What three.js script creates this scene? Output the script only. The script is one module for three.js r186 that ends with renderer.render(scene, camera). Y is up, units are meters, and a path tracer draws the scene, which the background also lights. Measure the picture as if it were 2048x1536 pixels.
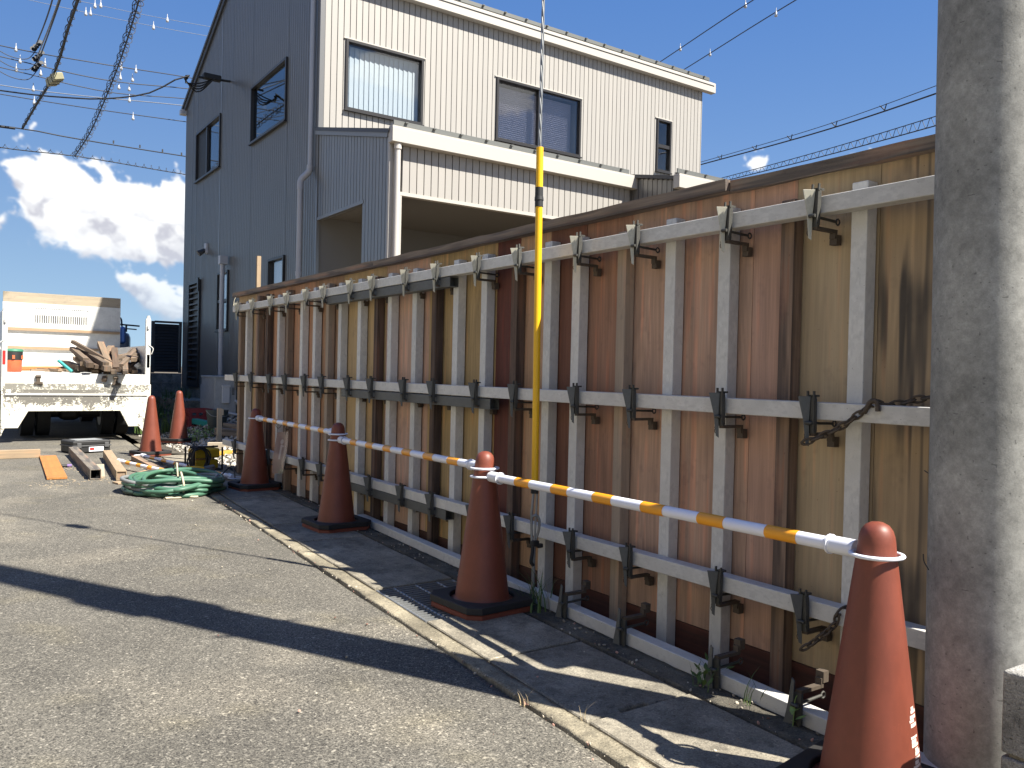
import * as THREE from 'three';
import { mergeGeometries } from 'three/addons/utils/BufferGeometryUtils.js';
import { RoundedBoxGeometry } from 'three/addons/geometries/RoundedBoxGeometry.js';
import { Brush, Evaluator, SUBTRACTION } from 'three-bvh-csg';

// ---------------------------------------------------------------- camera, sky, sun, exposure
// World: +y up, -z runs away along the formwork wall, +x points from the road to the house.
const scene = new THREE.Scene();
const camera = new THREE.PerspectiveCamera(49.66, 4 / 3, 0.05, 3000);
camera.position.set(0, 1.05, 0);
camera.rotation.order = 'YXZ';
camera.rotation.set(-0.0116, THREE.MathUtils.degToRad(-34.6), 0.023);
const renderer = new THREE.WebGLRenderer({ antialias: true });
renderer.setSize(1024, 768);
renderer.toneMapping = THREE.LinearToneMapping;
renderer.toneMappingExposure = 2.5;
renderer.shadowMap.enabled = true;
renderer.shadowMap.type = THREE.PCFSoftShadowMap;

const sun = new THREE.DirectionalLight(new THREE.Color(1.0, 0.95, 0.86), 5);
const SUN = new THREE.Vector3(0.2856, 0.792, 0.539).normalize();
sun.position.copy(SUN).multiplyScalar(60).add(new THREE.Vector3(4, 0, -8));
sun.target.position.set(4, 0, -8);
sun.castShadow = true;
sun.shadow.mapSize.set(4096, 4096);
Object.assign(sun.shadow.camera, { left: -22, right: 22, top: 22, bottom: -22, near: 1, far: 140 });
sun.shadow.bias = -0.0004;
scene.add(sun, sun.target);

// ---------------------------------------------------------------- seeded noise
function rng(seed) { let a = seed >>> 0; return () => { a = (a + 0x6D2B79F5) | 0; let t = Math.imul(a ^ (a >>> 15), 1 | a); t = (t + Math.imul(t ^ (t >>> 7), 61 | t)) ^ t; return ((t ^ (t >>> 14)) >>> 0) / 4294967296; }; }
const R = rng(7);
const rr = (a, b) => a + (b - a) * R();
// a tiling field: octaves [cells across, cells up, amplitude]
function field(w, h, octs, seed) {
  const r = rng(seed), out = new Float32Array(w * h);
  let tot = 0;
  for (const [px, py, amp] of octs) {
    tot += amp;
    const lat = new Float32Array(px * py); for (let i = 0; i < lat.length; i++) lat[i] = r();
    const ix = new Int32Array(w), jx = new Int32Array(w), fx = new Float32Array(w);
    for (let i = 0; i < w; i++) { const u = i / w * px, k = Math.floor(u), f = u - k; ix[i] = k % px; jx[i] = (k + 1) % px; fx[i] = f * f * (3 - 2 * f); }
    for (let j = 0; j < h; j++) {
      const v = j / h * py, k = Math.floor(v); let f = v - k; f = f * f * (3 - 2 * f);
      const a = (k % py) * px, b = ((k + 1) % py) * px, o = j * w;
      for (let i = 0; i < w; i++) {
        const p = lat[a + ix[i]], q = lat[a + jx[i]], s = lat[b + ix[i]], t = lat[b + jx[i]], g = fx[i];
        const m = p + (q - p) * g, n = s + (t - s) * g;
        out[o + i] += amp * (m + (n - m) * f);
      }
    }
  }
  for (let i = 0; i < out.length; i++) out[i] /= tot;
  return out;
}
// one-off smooth noise at a point
function vnoise(x, y, seed) {
  const h = (i, j) => { let n = Math.imul(i, 374761393) + Math.imul(j, 668265263) + Math.imul(seed, 974634777); n = Math.imul(n ^ (n >>> 13), 1274126177); return ((n ^ (n >>> 16)) >>> 0) / 4294967296; };
  const i = Math.floor(x), j = Math.floor(y); let u = x - i, v = y - j; u = u * u * (3 - 2 * u); v = v * v * (3 - 2 * v);
  const a = h(i, j) + (h(i + 1, j) - h(i, j)) * u, b = h(i, j + 1) + (h(i + 1, j + 1) - h(i, j + 1)) * u;
  return a + (b - a) * v;
}
const fbm = (x, y, seed, o = 4) => { let s = 0, a = 1, t = 0; for (let k = 0; k < o; k++) { s += a * vnoise(x, y, seed + k); t += a; a *= 0.5; x *= 2.03; y *= 2.03; } return s / t; };
const clamp = (v, a = 0, b = 1) => Math.min(b, Math.max(a, v));
const smooth = (a, b, v) => { const t = clamp((v - a) / (b - a)); return t * t * (3 - 2 * t); };
const mix = (a, b, t) => a + (b - a) * t;

// ---------------------------------------------------------------- sky: clear blue with fair-weather cumulus
{
  const W = 4096, H = 2048, px = new Float32Array(W * H * 4);
  // puffs of the clouds: azimuth, elevation, half width, half height (degrees), weight
  const puffs = [
    [-85.9, 10.9, 1.2, 1.1, 1.1], [-84.2, 10.3, 2.0, 1.9, 1.2], [-82.9, 9.6, 1.9, 1.8, 1.1], [-81.4, 9.1, 1.6, 1.3, 1.0], [-80.2, 10.1, 1.1, 1.0, 1.0], [-78.9, 9.3, 1.5, 1.3, 1.0],
    [-77.3, 9.4, 1.5, 1.7, 1.1], [-75.6, 9.6, 1.8, 1.9, 1.1], [-73.8, 9.0, 1.8, 1.5, 1.1], [-83.3, 8.2, 2.1, 1.2, 0.9], [-80.6, 7.7, 2.4, 1.1, 0.95], [-77.8, 7.6, 2.2, 1.2, 0.95], [-75.0, 7.6, 2.3, 1.2, 0.95], [-72.0, 7.8, 2.0, 1.1, 1.0], [-87.8, 8.0, 0.9, 0.7, 0.8], [-82.0, 7.0, 3.0, 0.8, 0.55], [-77.5, 6.8, 3.0, 0.8, 0.6], [-84.6, 8.9, 2.0, 1.6, 0.6], [-79.6, 8.8, 2.6, 1.4, 0.6], [-76.6, 10.6, 1.2, 0.9, 0.7],
    [-80.3, 5.3, 0.8, 0.9, 0.85], [-79.6, 4.7, 1.1, 1.0, 0.85], [-78.4, 4.2, 1.3, 0.9, 0.8], [-77.2, 3.7, 1.3, 1.0, 0.8], [-76.0, 4.3, 1.0, 1.1, 0.8],
    [-39.5, 13.9, 0.9, 0.55, 0.62], [-33.4, 14.3, 0.55, 0.3, 0.6], [-43.3, 15.4, 0.5, 0.5, 0.5],
  ];
  const r = rng(91);
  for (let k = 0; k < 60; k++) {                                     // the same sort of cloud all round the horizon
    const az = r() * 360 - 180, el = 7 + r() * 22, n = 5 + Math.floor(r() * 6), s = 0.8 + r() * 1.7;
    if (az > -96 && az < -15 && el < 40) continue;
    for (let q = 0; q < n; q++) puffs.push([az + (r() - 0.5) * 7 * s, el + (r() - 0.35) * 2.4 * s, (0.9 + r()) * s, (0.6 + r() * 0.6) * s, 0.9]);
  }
  // density of cloud at each texel, gathered puff by puff, with billows
  const den = new Float32Array(W * H), low = new Float32Array(W * H);
  for (const [az, el, sx, sy, wt] of puffs) {
    const c = Math.cos(el * Math.PI / 180), hx = sx * 2.2 / c, hy = sy * 2.2;
    const i0 = Math.floor((az - hx + 180) / 360 * W), i1 = Math.ceil((az + hx + 180) / 360 * W), j0 = Math.max(H / 2, Math.floor((el - hy + 90) / 180 * H)), j1 = Math.min(H - 1, Math.ceil((el + hy + 90) / 180 * H));
    for (let j = j0; j <= j1; j++) for (let i = i0; i <= i1; i++) {
      const a = (i + 0.5) / W * 360 - 180, e = (j + 0.5) / H * 180 - 90;
      const dx = (a - az) / sx * c, dy = (e - el) / (sy * (e < el ? 0.75 : 1)), d2 = dx * dx + dy * dy;
      if (d2 > 4.6) continue;
      const g = wt * Math.exp(-d2 * 0.95), at = j * W + ((i % W) + W) % W;
      den[at] += g; low[at] += g * clamp((el - e) / sy * 0.5 + 0.5);
    }
  }
  for (let j = 0; j < H; j++) {
    const el = (j + 0.5) / H * 180 - 90, t = clamp(el / 90);
    // air: pale at the horizon, deep blue above; linear radiance at exposure 1
    const k = Math.pow(1 - t, 7.5), k2 = Math.pow(1 - t, 2.2);
    for (let i = 0; i < W; i++) {
      const o = (j * W + i) * 4, az = (i + 0.5) / W * 360 - 180, at = j * W + i;
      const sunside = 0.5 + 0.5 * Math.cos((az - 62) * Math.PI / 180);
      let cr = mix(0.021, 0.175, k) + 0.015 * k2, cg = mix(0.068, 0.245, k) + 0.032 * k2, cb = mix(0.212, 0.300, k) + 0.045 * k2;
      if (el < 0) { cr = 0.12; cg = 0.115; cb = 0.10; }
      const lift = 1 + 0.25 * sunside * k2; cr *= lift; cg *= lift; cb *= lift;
      const d0 = den[at];
      if (d0 > 0.02 && el > 0) {
        const c = Math.cos(el * Math.PI / 180), u = az * c;
        const wx = (fbm(u * 0.9, el * 0.9, 5, 4) - 0.5) * 1.6, wy = (fbm(u * 0.9 + 31, el * 0.9, 8, 4) - 0.5) * 1.6;   // drawn-out wisps
        const n1 = fbm(u * 0.95 + wx, el * 1.15 + wy, 11, 7), n2 = Math.abs(fbm(u * 1.7 + wx, el * 1.8 + wy, 31, 6) - 0.5) * 2;
        const d = d0 + (n1 - 0.5) * 1.7 - n2 * 0.42, base = low[at] / (d0 + 1e-3);            // base: 1 towards the flat underside
        const soft = 0.30 + 1.1 * clamp(base - 0.40), a = smooth(0.28, 0.28 + soft, d) * 0.97;
        if (a > 0) {
          const lump = fbm(u * 0.75 + wx * 1.3 + 7, el * 0.95 + wy * 1.3, 51, 5);
          const sh = clamp(smooth(0.34, 1.0, base + (lump - 0.5) * 0.9) * 1.0 + smooth(0.5, 0.8, lump) * 0.35 * smooth(0.3, 0.55, base));
          const b = mix(0.47, 0.265, sh), f = smooth(9, 2, el) * 0.4;
          cr = mix(cr, mix(b * 0.99, cr, f), a); cg = mix(cg, mix(b * 0.995, cg, f), a); cb = mix(cb, mix(b * 0.99 + 0.03 * sh, cb, f), a);
        }
      }
      px[o] = cr; px[o + 1] = cg; px[o + 2] = cb; px[o + 3] = 1;
    }
  }
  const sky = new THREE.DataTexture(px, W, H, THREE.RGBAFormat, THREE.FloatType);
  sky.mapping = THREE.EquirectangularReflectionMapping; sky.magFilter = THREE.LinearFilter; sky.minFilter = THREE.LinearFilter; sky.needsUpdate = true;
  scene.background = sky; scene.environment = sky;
}

// ---------------------------------------------------------------- textures
function tex(w, h, paint, srgb = true) {
  const d = new Uint8Array(w * h * 4), c = [0, 0, 0];
  for (let j = 0; j < h; j++) for (let i = 0; i < w; i++) { const o = (j * w + i) * 4; paint(j * w + i, c, i / w, j / h); d[o] = clamp(c[0]) * 255; d[o + 1] = clamp(c[1]) * 255; d[o + 2] = clamp(c[2]) * 255; d[o + 3] = 255; }
  const t = new THREE.DataTexture(d, w, h); t.wrapS = t.wrapT = THREE.RepeatWrapping; t.magFilter = THREE.LinearFilter; t.minFilter = THREE.LinearMipmapLinearFilter; t.generateMipmaps = true;
  if (srgb) t.colorSpace = THREE.SRGBColorSpace; t.needsUpdate = true; return t;
}
const grey = (f, lo, hi) => (o, c) => { c[0] = c[1] = c[2] = mix(lo, hi, f[o]); };
// wood: grain runs up v; a texture is a tint near white
function woodTex(seed, strength, stain = 0) {
  const w = 512, h = 1024;
  const fine = field(w, h, [[256, 6, 1], [128, 4, 1], [400, 14, 0.6]], seed), mid = field(w, h, [[40, 2, 1], [20, 2, 1], [90, 5, 0.7]], seed + 1), big = field(w, h, [[5, 3, 1], [9, 4, 0.6], [18, 9, 0.3]], seed + 2), dots = field(w, h, [[200, 120, 1]], seed + 3), runs = field(w, h, [[26, 2, 1], [70, 3, 0.7]], seed + 5), blot = field(w, h, [[16, 10, 1], [40, 30, 0.7], [90, 60, 0.5]], seed + 9), wave = field(w, h, [[4, 1, 1], [7, 2, 0.6]], seed + 8);
  return tex(w, h, (o, c, U) => {
    const ring = 0.5 + 0.5 * Math.sin((U * 9 + wave[o] * 13) * Math.PI * 2); let v = 1 - strength * (0.24 * (1 - fine[o]) + 0.20 * (1 - mid[o]) + 0.20 * (1 - big[o]) + 0.06 * ring * smooth(0.35, 0.6, big[o]));
    const g = smooth(0.58, 0.75, mid[o]) * 0.08 * strength;
    let r = v + g, gg = v - g * 0.15, b = v - g * 0.6;
    if (dots[o] > 0.985) { r *= 0.72; gg *= 0.7; b *= 0.68; }
    const bl = smooth(0.60, 0.85, blot[o]) * 0.06; r *= 1 - bl; gg *= 1 - bl; b *= 1 - bl * 0.8;
    if (stain) { const s = stain * smooth(0.5, 0.72, runs[o] * 0.65 + big[o] * 0.42); r *= 1 - s * 0.52; gg *= 1 - s * 0.49; b *= 1 - s * 0.42; }
    c[0] = r; c[1] = gg; c[2] = b;
  });
}
const T = {};
T.wood = [woodTex(101, 0.58, 0.10), woodTex(202, 0.70, 0.16), woodTex(303, 0.50, 0.08), woodTex(707, 0.64, 0.14)];
T.stained = woodTex(404, 0.5, 1);
T.old = woodTex(505, 0.8, 0.55);
{
  const w = 1024, h = 1024, a = field(w, h, [[6, 6, 1], [14, 14, 0.8], [40, 40, 0.5]], 11), f = field(w, h, [[512, 512, 1], [256, 256, 0.6]], 12), sp = field(w, h, [[240, 240, 1]], 13), scr = field(w, h, [[60, 40, 1], [140, 60, 0.8]], 14);
  T.metal = tex(w, h, (o, c) => { let v = 0.99 - 0.15 * (1 - a[o]) - 0.04 * (1 - f[o]); const s = smooth(0.52, 0.70, a[o] * 0.6 + scr[o] * 0.45); v -= s * 0.05; c[0] = v; c[1] = v; c[2] = v * 0.985; if (sp[o] > 0.975) { c[0] *= 0.6; c[1] *= 0.58; c[2] *= 0.56; } });
  T.rough = tex(w, h, grey(field(w, h, [[200, 200, 1], [60, 60, 0.7], [512, 512, 0.8]], 15), 0, 1), false);
}
{ // asphalt: dark binder with pale and dark stones, one tile is 2.4 m
  const w = 2048, h = 2048, s1 = field(w, h, [[420, 420, 1]], 21), s2 = field(w, h, [[760, 760, 1]], 22), s3 = field(w, h, [[1024, 1024, 1]], 23), m = field(w, h, [[9, 9, 1], [22, 22, 0.8], [60, 60, 0.6]], 24), tone = field(w, h, [[300, 300, 1]], 25);
  T.asphalt = tex(w, h, (o, c) => {
    let v = 0.425 + 0.09 * (m[o] - 0.5) + 0.24 * (s3[o] - 0.5) + 0.10 * (s2[o] - 0.5);
    const st = Math.max(smooth(0.70, 0.84, s1[o]), 0.8 * smooth(0.72, 0.88, s2[o]));
    v = mix(v, 0.42 + 0.40 * tone[o], st * 0.8);
    v -= 0.13 * smooth(0.30, 0.14, s2[o]) + 0.08 * smooth(0.26, 0.12, s1[o]);
    c[0] = v * 1.015; c[1] = v; c[2] = v * 0.965;
  });
  T.asphaltBump = tex(1024, 1024, (o, c, u, v) => { const q = (Math.floor(v * h)) * w + Math.floor(u * w); c[0] = c[1] = c[2] = 0.5 * s1[q] + 0.5 * s2[q]; }, false);
}
{ // concrete: mottled, one tile 1.2 m
  const w = 1024, h = 1024, a = field(w, h, [[5, 5, 1], [11, 12, 0.9], [27, 23, 0.5], [70, 61, 0.3]], 31), f = field(w, h, [[512, 512, 1], [330, 347, 1], [173, 181, 0.5]], 32), p = field(w, h, [[180, 180, 1]], 33), st = field(w, h, [[24, 24, 1], [48, 48, 0.8]], 34);
  T.concrete = tex(w, h, (o, c) => { let v = 0.93 - 0.42 * (1 - a[o]) - 0.30 * (1 - f[o]); const s = smooth(0.58, 0.78, st[o]); v *= 1 - 0.13 * s; if (p[o] > 0.9) v *= 0.7; if (p[o] < 0.1) v *= 1.18; c[0] = v; c[1] = v * 0.99; c[2] = v * 0.96; });
  T.concreteBump = tex(w, h, (o, c) => { c[0] = c[1] = c[2] = 0.6 * f[o] + 0.4 * a[o] - (p[o] > 0.88 ? 0.3 : 0); }, false);
  const pa = field(w, h, [[4, 4, 1], [9, 9, 1], [24, 22, 0.9], [60, 60, 0.9], [130, 120, 0.6]], 36), bl = field(w, h, [[90, 130, 1]], 37);
  T.pole = tex(w, h, (o, c) => { let v = 1.02 - 0.42 * (1 - pa[o]) - 0.14 * (1 - f[o]); if (bl[o] > 0.95) v *= 0.78; c[0] = v; c[1] = v; c[2] = v * 0.985; });
}
{ // rubber and painted sheet with scuffs
  const w = 512, h = 512, a = field(w, h, [[6, 6, 1], [16, 16, 0.8], [50, 50, 0.6]], 41), s = field(w, h, [[90, 130, 1]], 42), l = field(w, h, [[160, 8, 1], [10, 180, 1]], 43);
  T.rubber = tex(w, h, (o, c) => { const v = 0.97 - 0.16 * (1 - a[o]); const k = smooth(0.91, 0.96, s[o]) * 1.3 + smooth(0.76, 0.84, l[o]) * 0.7; c[0] = mix(v, 1, k * 0.4); c[1] = mix(v, 1, k * 0.35); c[2] = mix(v * 0.99, 1, k * 0.3); });
  // chipped white paint over grey steel
  const q = field(w, h, [[14, 4, 0.9], [60, 20, 1], [150, 70, 1], [256, 160, 0.8]], 44);
  T.chipped = tex(w, h, (o, c, u, v) => { const e = smooth(0.40, 0.72, v) * smooth(1.0, 0.97, Math.abs(u - 0.5) * 2) * (1 - 0.55 * smooth(0.3, 0.95, Math.abs(u - 0.42) * 2)); const k = v > 0.87 && Math.abs(u - 0.5) < 0.48 ? 0.85 * smooth(0.62, 0.5, q[o]) : smooth(0.50, 0.54, q[o] * 0.8 + 0.26 * e - 0.02); c[0] = mix(0.97, 0.50, k); c[1] = mix(0.96, 0.49, k); c[2] = mix(0.91, 0.47, k); });
}

// ---------------------------------------------------------------- materials
function M(color, o = {}) {
  const { phys, ...p } = o;
  const m = phys ? new THREE.MeshPhysicalMaterial(p) : new THREE.MeshStandardMaterial(p);
  m.color.setRGB(...color); if (o.roughness === undefined) m.roughness = 0.85; if (o.metalness === undefined) m.metalness = 0;
  return m;
}
const mats = {
  alu: [[0.80, 0.785, 0.75], [0.76, 0.745, 0.71], [0.84, 0.825, 0.79]].map(c => M(c, { map: T.metal, roughness: 0.6, metalness: 0.05, bumpMap: T.rough, bumpScale: 0.0003 })),
  steel: M([0.17, 0.175, 0.17], { map: T.metal, roughness: 0.6, metalness: 0.35 }),
  iron: M([0.10, 0.098, 0.09], { map: T.metal, roughness: 0.62, metalness: 0.4, bumpMap: T.rough, bumpScale: 0.0006 }),
  rustIron: M([0.13, 0.10, 0.075], { map: T.metal, roughness: 0.75, metalness: 0.3 }),
  wedge: M([0.66, 0.63, 0.52], { map: T.metal, roughness: 0.55, metalness: 0.3 }),  // cream copy of the wedge steel, sunlight put into the colour
  stud: [[0.40, 0.29, 0.20], [0.25, 0.165, 0.115], [0.56, 0.44, 0.32], [0.46, 0.31, 0.21]].map((c, i) => M(c, { map: i % 2 ? T.old : T.wood[i % 4], roughness: 0.9, bumpMap: T.rough, bumpScale: 0.0006 })),
  cap: M([0.44, 0.345, 0.26], { map: T.old, roughness: 0.95, bumpMap: T.rough, bumpScale: 0.001 }),
  lumber: M([0.55, 0.40, 0.25], { map: T.wood[0], roughness: 0.85 }),
  lumber2: M([0.50, 0.36, 0.24], { map: T.wood[1], roughness: 0.85 }),
  paleLumber: M([0.60, 0.50, 0.36], { map: T.wood[2], roughness: 0.85 }),
  orangeLumber: M([0.62, 0.27, 0.07], { map: T.wood[0], roughness: 0.7 }),
  greyLumber: M([0.36, 0.31, 0.25], { map: T.old, roughness: 0.9 }),
  cone: M([0.225, 0.055, 0.030], { map: T.rubber, roughness: 0.5 }),
  weight: M([0.022, 0.021, 0.021], { map: T.rubber, roughness: 0.7 }),
  white: M([0.74, 0.75, 0.80], { roughness: 0.42 }),
  tapeWhite: M([0.76, 0.77, 0.84], { roughness: 0.35 }),
  tapeOrange: M([0.80, 0.33, 0.012], { roughness: 0.3 }),
  black: M([0.018, 0.018, 0.018], { roughness: 0.6 }),
  blackGloss: M([0.02, 0.02, 0.022], { roughness: 0.3 }),
  wire: M([0.035, 0.036, 0.04], { roughness: 0.6 }),
  paleWire: M([0.20, 0.215, 0.24], { roughness: 0.5 }),
  glassWhite: M([0.5, 0.5, 0.5], { roughness: 0.3 }),
  galv: M([0.42, 0.43, 0.44], { map: T.metal, roughness: 0.45, metalness: 0.6 }),
  yellow: M([0.84, 0.47, 0.008], { roughness: 0.38 }),
  machineYellow: M([0.70, 0.44, 0.02], { map: T.rubber, roughness: 0.45 }),
  concrete: M([0.72, 0.655, 0.53], { map: T.concrete, roughness: 0.95, bumpMap: T.concreteBump, bumpScale: 0.0022 }),
  concrete2: M([0.66, 0.605, 0.50], { map: T.concrete, roughness: 0.95, bumpMap: T.concreteBump, bumpScale: 0.0022 }),
  concrete3: M([0.78, 0.71, 0.58], { map: T.concrete, roughness: 0.95, bumpMap: T.concreteBump, bumpScale: 0.0022 }),
  edging: M([0.78, 0.695, 0.53], { map: T.concrete, roughness: 0.95, bumpMap: T.concreteBump, bumpScale: 0.003 }),
  roughStrip: M([0.40, 0.365, 0.295], { map: T.concrete, roughness: 1, bumpMap: T.concreteBump, bumpScale: 0.006 }),
  block: M([0.80, 0.79, 0.77], { map: T.concrete, roughness: 0.95, bumpMap: T.concreteBump, bumpScale: 0.004 }),
  poleConcrete: M([0.54, 0.53, 0.495], { map: T.pole, roughness: 0.9, bumpMap: T.concreteBump, bumpScale: 0.0003 }),
  soil: M([0.34, 0.27, 0.19], { map: T.concrete, roughness: 1 }),
  field: M([0.16, 0.17, 0.08], { map: T.concrete, roughness: 1 }),
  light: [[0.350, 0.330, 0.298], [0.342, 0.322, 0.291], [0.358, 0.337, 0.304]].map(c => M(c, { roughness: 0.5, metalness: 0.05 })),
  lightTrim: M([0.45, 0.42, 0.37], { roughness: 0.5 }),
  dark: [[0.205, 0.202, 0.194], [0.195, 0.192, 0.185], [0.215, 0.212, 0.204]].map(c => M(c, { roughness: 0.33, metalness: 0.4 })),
  darkTrim: M([0.05, 0.05, 0.052], { roughness: 0.5 }),
  frame: M([0.022, 0.02, 0.019], { roughness: 0.4 }),
  roof: M([0.06, 0.06, 0.062], { roughness: 0.5 }),
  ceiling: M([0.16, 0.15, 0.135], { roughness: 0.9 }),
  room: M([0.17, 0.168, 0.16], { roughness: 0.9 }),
  blind: M([0.36, 0.42, 0.45], { roughness: 0.8 }),
  blindDark: M([0.30, 0.31, 0.40], { roughness: 0.8 }),
  pvc: M([0.40, 0.41, 0.43], { roughness: 0.45 }),
  pvcPale: M([0.50, 0.47, 0.43], { roughness: 0.45 }),
  truckWhite: M([0.80, 0.79, 0.76], { map: T.rubber, roughness: 0.35 }),
  truckChipped: M([0.80, 0.79, 0.74], { map: T.chipped, roughness: 0.5 }),
  tyre: M([0.02, 0.02, 0.02], { roughness: 0.9 }),
  red: M([0.45, 0.03, 0.025], { roughness: 0.4 }),
  crate: M([0.30, 0.035, 0.04], { map: T.rubber, roughness: 0.6 }),
  bucketRed: M([0.62, 0.13, 0.05], { roughness: 0.5 }),
  green: M([0.05, 0.20, 0.12], { roughness: 0.5 }),
  greenHose: M([0.06, 0.15, 0.095], { roughness: 0.5 }),
  greyHose: M([0.20, 0.205, 0.20], { roughness: 0.55 }), darkHose: M([0.028, 0.05, 0.04], { roughness: 0.55 }),
  teal: M([0.02, 0.27, 0.25], { roughness: 0.5 }),
  rope: M([0.45, 0.40, 0.29], { roughness: 0.95 }),
  leaf: M([0.075, 0.13, 0.03], { roughness: 0.6, side: THREE.DoubleSide }),
  leafPale: M([0.20, 0.30, 0.09], { roughness: 0.6, side: THREE.DoubleSide }),
  dryGrass: M([0.42, 0.33, 0.19], { roughness: 0.9, side: THREE.DoubleSide }),
  applianceGrey: M([0.50, 0.505, 0.50], { map: T.rubber, roughness: 0.5 }),
  glass: M([1, 1, 1], { phys: true, roughness: 0.015, transmission: 1, thickness: 0, ior: 1.6, specularIntensity: 1 }),
  tint: M([0.55, 0.62, 0.68], { phys: true, roughness: 0.015, transmission: 1, thickness: 0, ior: 1.7 }),
};

// ---------------------------------------------------------------- geometry helpers
// uv in metres over `tile` metres; v follows `axis`
function uvBox(g, tile = 1, axis = 'y', du = 0, dv = 0) {
  if (g.index) g = g.toNonIndexed();
  const p = g.attributes.position, uv = new Float32Array(p.count * 2);
  const a = new THREE.Vector3(), b = new THREE.Vector3(), c = new THREE.Vector3(), n = new THREE.Vector3();
  for (let i = 0; i < p.count; i += 3) {
    a.fromBufferAttribute(p, i); b.fromBufferAttribute(p, i + 1); c.fromBufferAttribute(p, i + 2);
    n.subVectors(b, a).cross(c.clone().sub(a)); const x = Math.abs(n.x), y = Math.abs(n.y), z = Math.abs(n.z);
    let U, V; const d = x >= y && x >= z ? 'x' : y >= z ? 'y' : 'z';
    const rest = ['x', 'y', 'z'].filter(k => k !== d);
    V = rest.includes(axis) ? axis : rest[1]; U = rest.find(k => k !== V);
    for (let k = 0; k < 3; k++) { const q = k === 0 ? a : k === 1 ? b : c; uv[(i + k) * 2] = q[U] / tile + du; uv[(i + k) * 2 + 1] = q[V] / tile + dv; }
  }
  g.setAttribute('uv', new THREE.BufferAttribute(uv, 2)); return g;
}
const flat = g => { const q = g.index ? g.toNonIndexed() : g; for (const k of Object.keys(q.attributes)) if (!['position', 'normal', 'uv'].includes(k)) q.deleteAttribute(k); return q; };
const merge = list => mergeGeometries(list.map(flat), false);
function bx(w, h, d, x = 0, y = 0, z = 0, r = 0) { const g = flat(r ? new RoundedBoxGeometry(w, h, d, 1, r) : new THREE.BoxGeometry(w, h, d)); g.translate(x, y, z); return g; }
const span = (x0, x1, y0, y1, z0, z1, r = 0) => bx(x1 - x0, y1 - y0, z1 - z0, (x0 + x1) / 2, (y0 + y1) / 2, (z0 + z1) / 2, r);
function cyl(a, b, r0, r1 = r0, seg = 10, open = false) {
  const A = new THREE.Vector3(...a), B = new THREE.Vector3(...b), d = B.clone().sub(A), g = flat(new THREE.CylinderGeometry(r1, r0, d.length(), seg, 1, open));
  g.applyQuaternion(new THREE.Quaternion().setFromUnitVectors(new THREE.Vector3(0, 1, 0), d.normalize())); g.translate(...A.clone().add(B).multiplyScalar(0.5).toArray()); return g;
}
function tube(pts, r, seg = 24, rad = 6, closed = false) { return flat(new THREE.TubeGeometry(new THREE.CatmullRomCurve3(pts.map(p => new THREE.Vector3(...p)), closed), seg, r, rad, closed)); }
function plate(outline, depth, bevel = 0) { // outline in x,y; extruded along z from 0 to depth
  return flat(new THREE.ExtrudeGeometry(new THREE.Shape(outline.map(p => new THREE.Vector2(...p))), { depth, bevelEnabled: bevel > 0, bevelSize: bevel, bevelThickness: bevel, bevelSegments: 1 }));
}
const used = {};
function numbered(n) { const k = used[n] = (used[n] ?? -1) + 1; return k ? n + '_' + String(k).padStart(3, '0') : n; }
function shade(o) { o.traverse(m => { if (m.isMesh) { m.castShadow = true; m.receiveShadow = true; } }); return o; }
function thing(name, label, category, pos = [0, 0, 0], turn = 0, group) {
  const o = new THREE.Group(); o.name = numbered(name); o.position.set(...pos); o.rotation.y = turn; o.userData = { label, category }; if (group) o.userData.group = group; scene.add(o); return o;
}
function part(parent, name, g, m) { const o = new THREE.Mesh(Array.isArray(g) ? merge(g) : g, m); o.name = name; o.castShadow = o.receiveShadow = true; parent.add(o); return o; }
function solo(name, label, category, g, m, group) { const o = part(scene, numbered(name), g, m); o.userData = { label, category }; if (group) o.userData.group = group; return o; }
function setting(name, g, m) { const o = part(scene, numbered(name), g, m); o.userData.kind = 'structure'; return o; }
function copy(root, label, pos, turn) { const c = root.clone(); c.name = numbered(root.name.replace(/_\d+$/, '')); c.userData = { ...root.userData, label }; if (pos) c.position.set(...pos); if (turn !== undefined) c.rotation.y = turn; scene.add(c); return c; }

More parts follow.
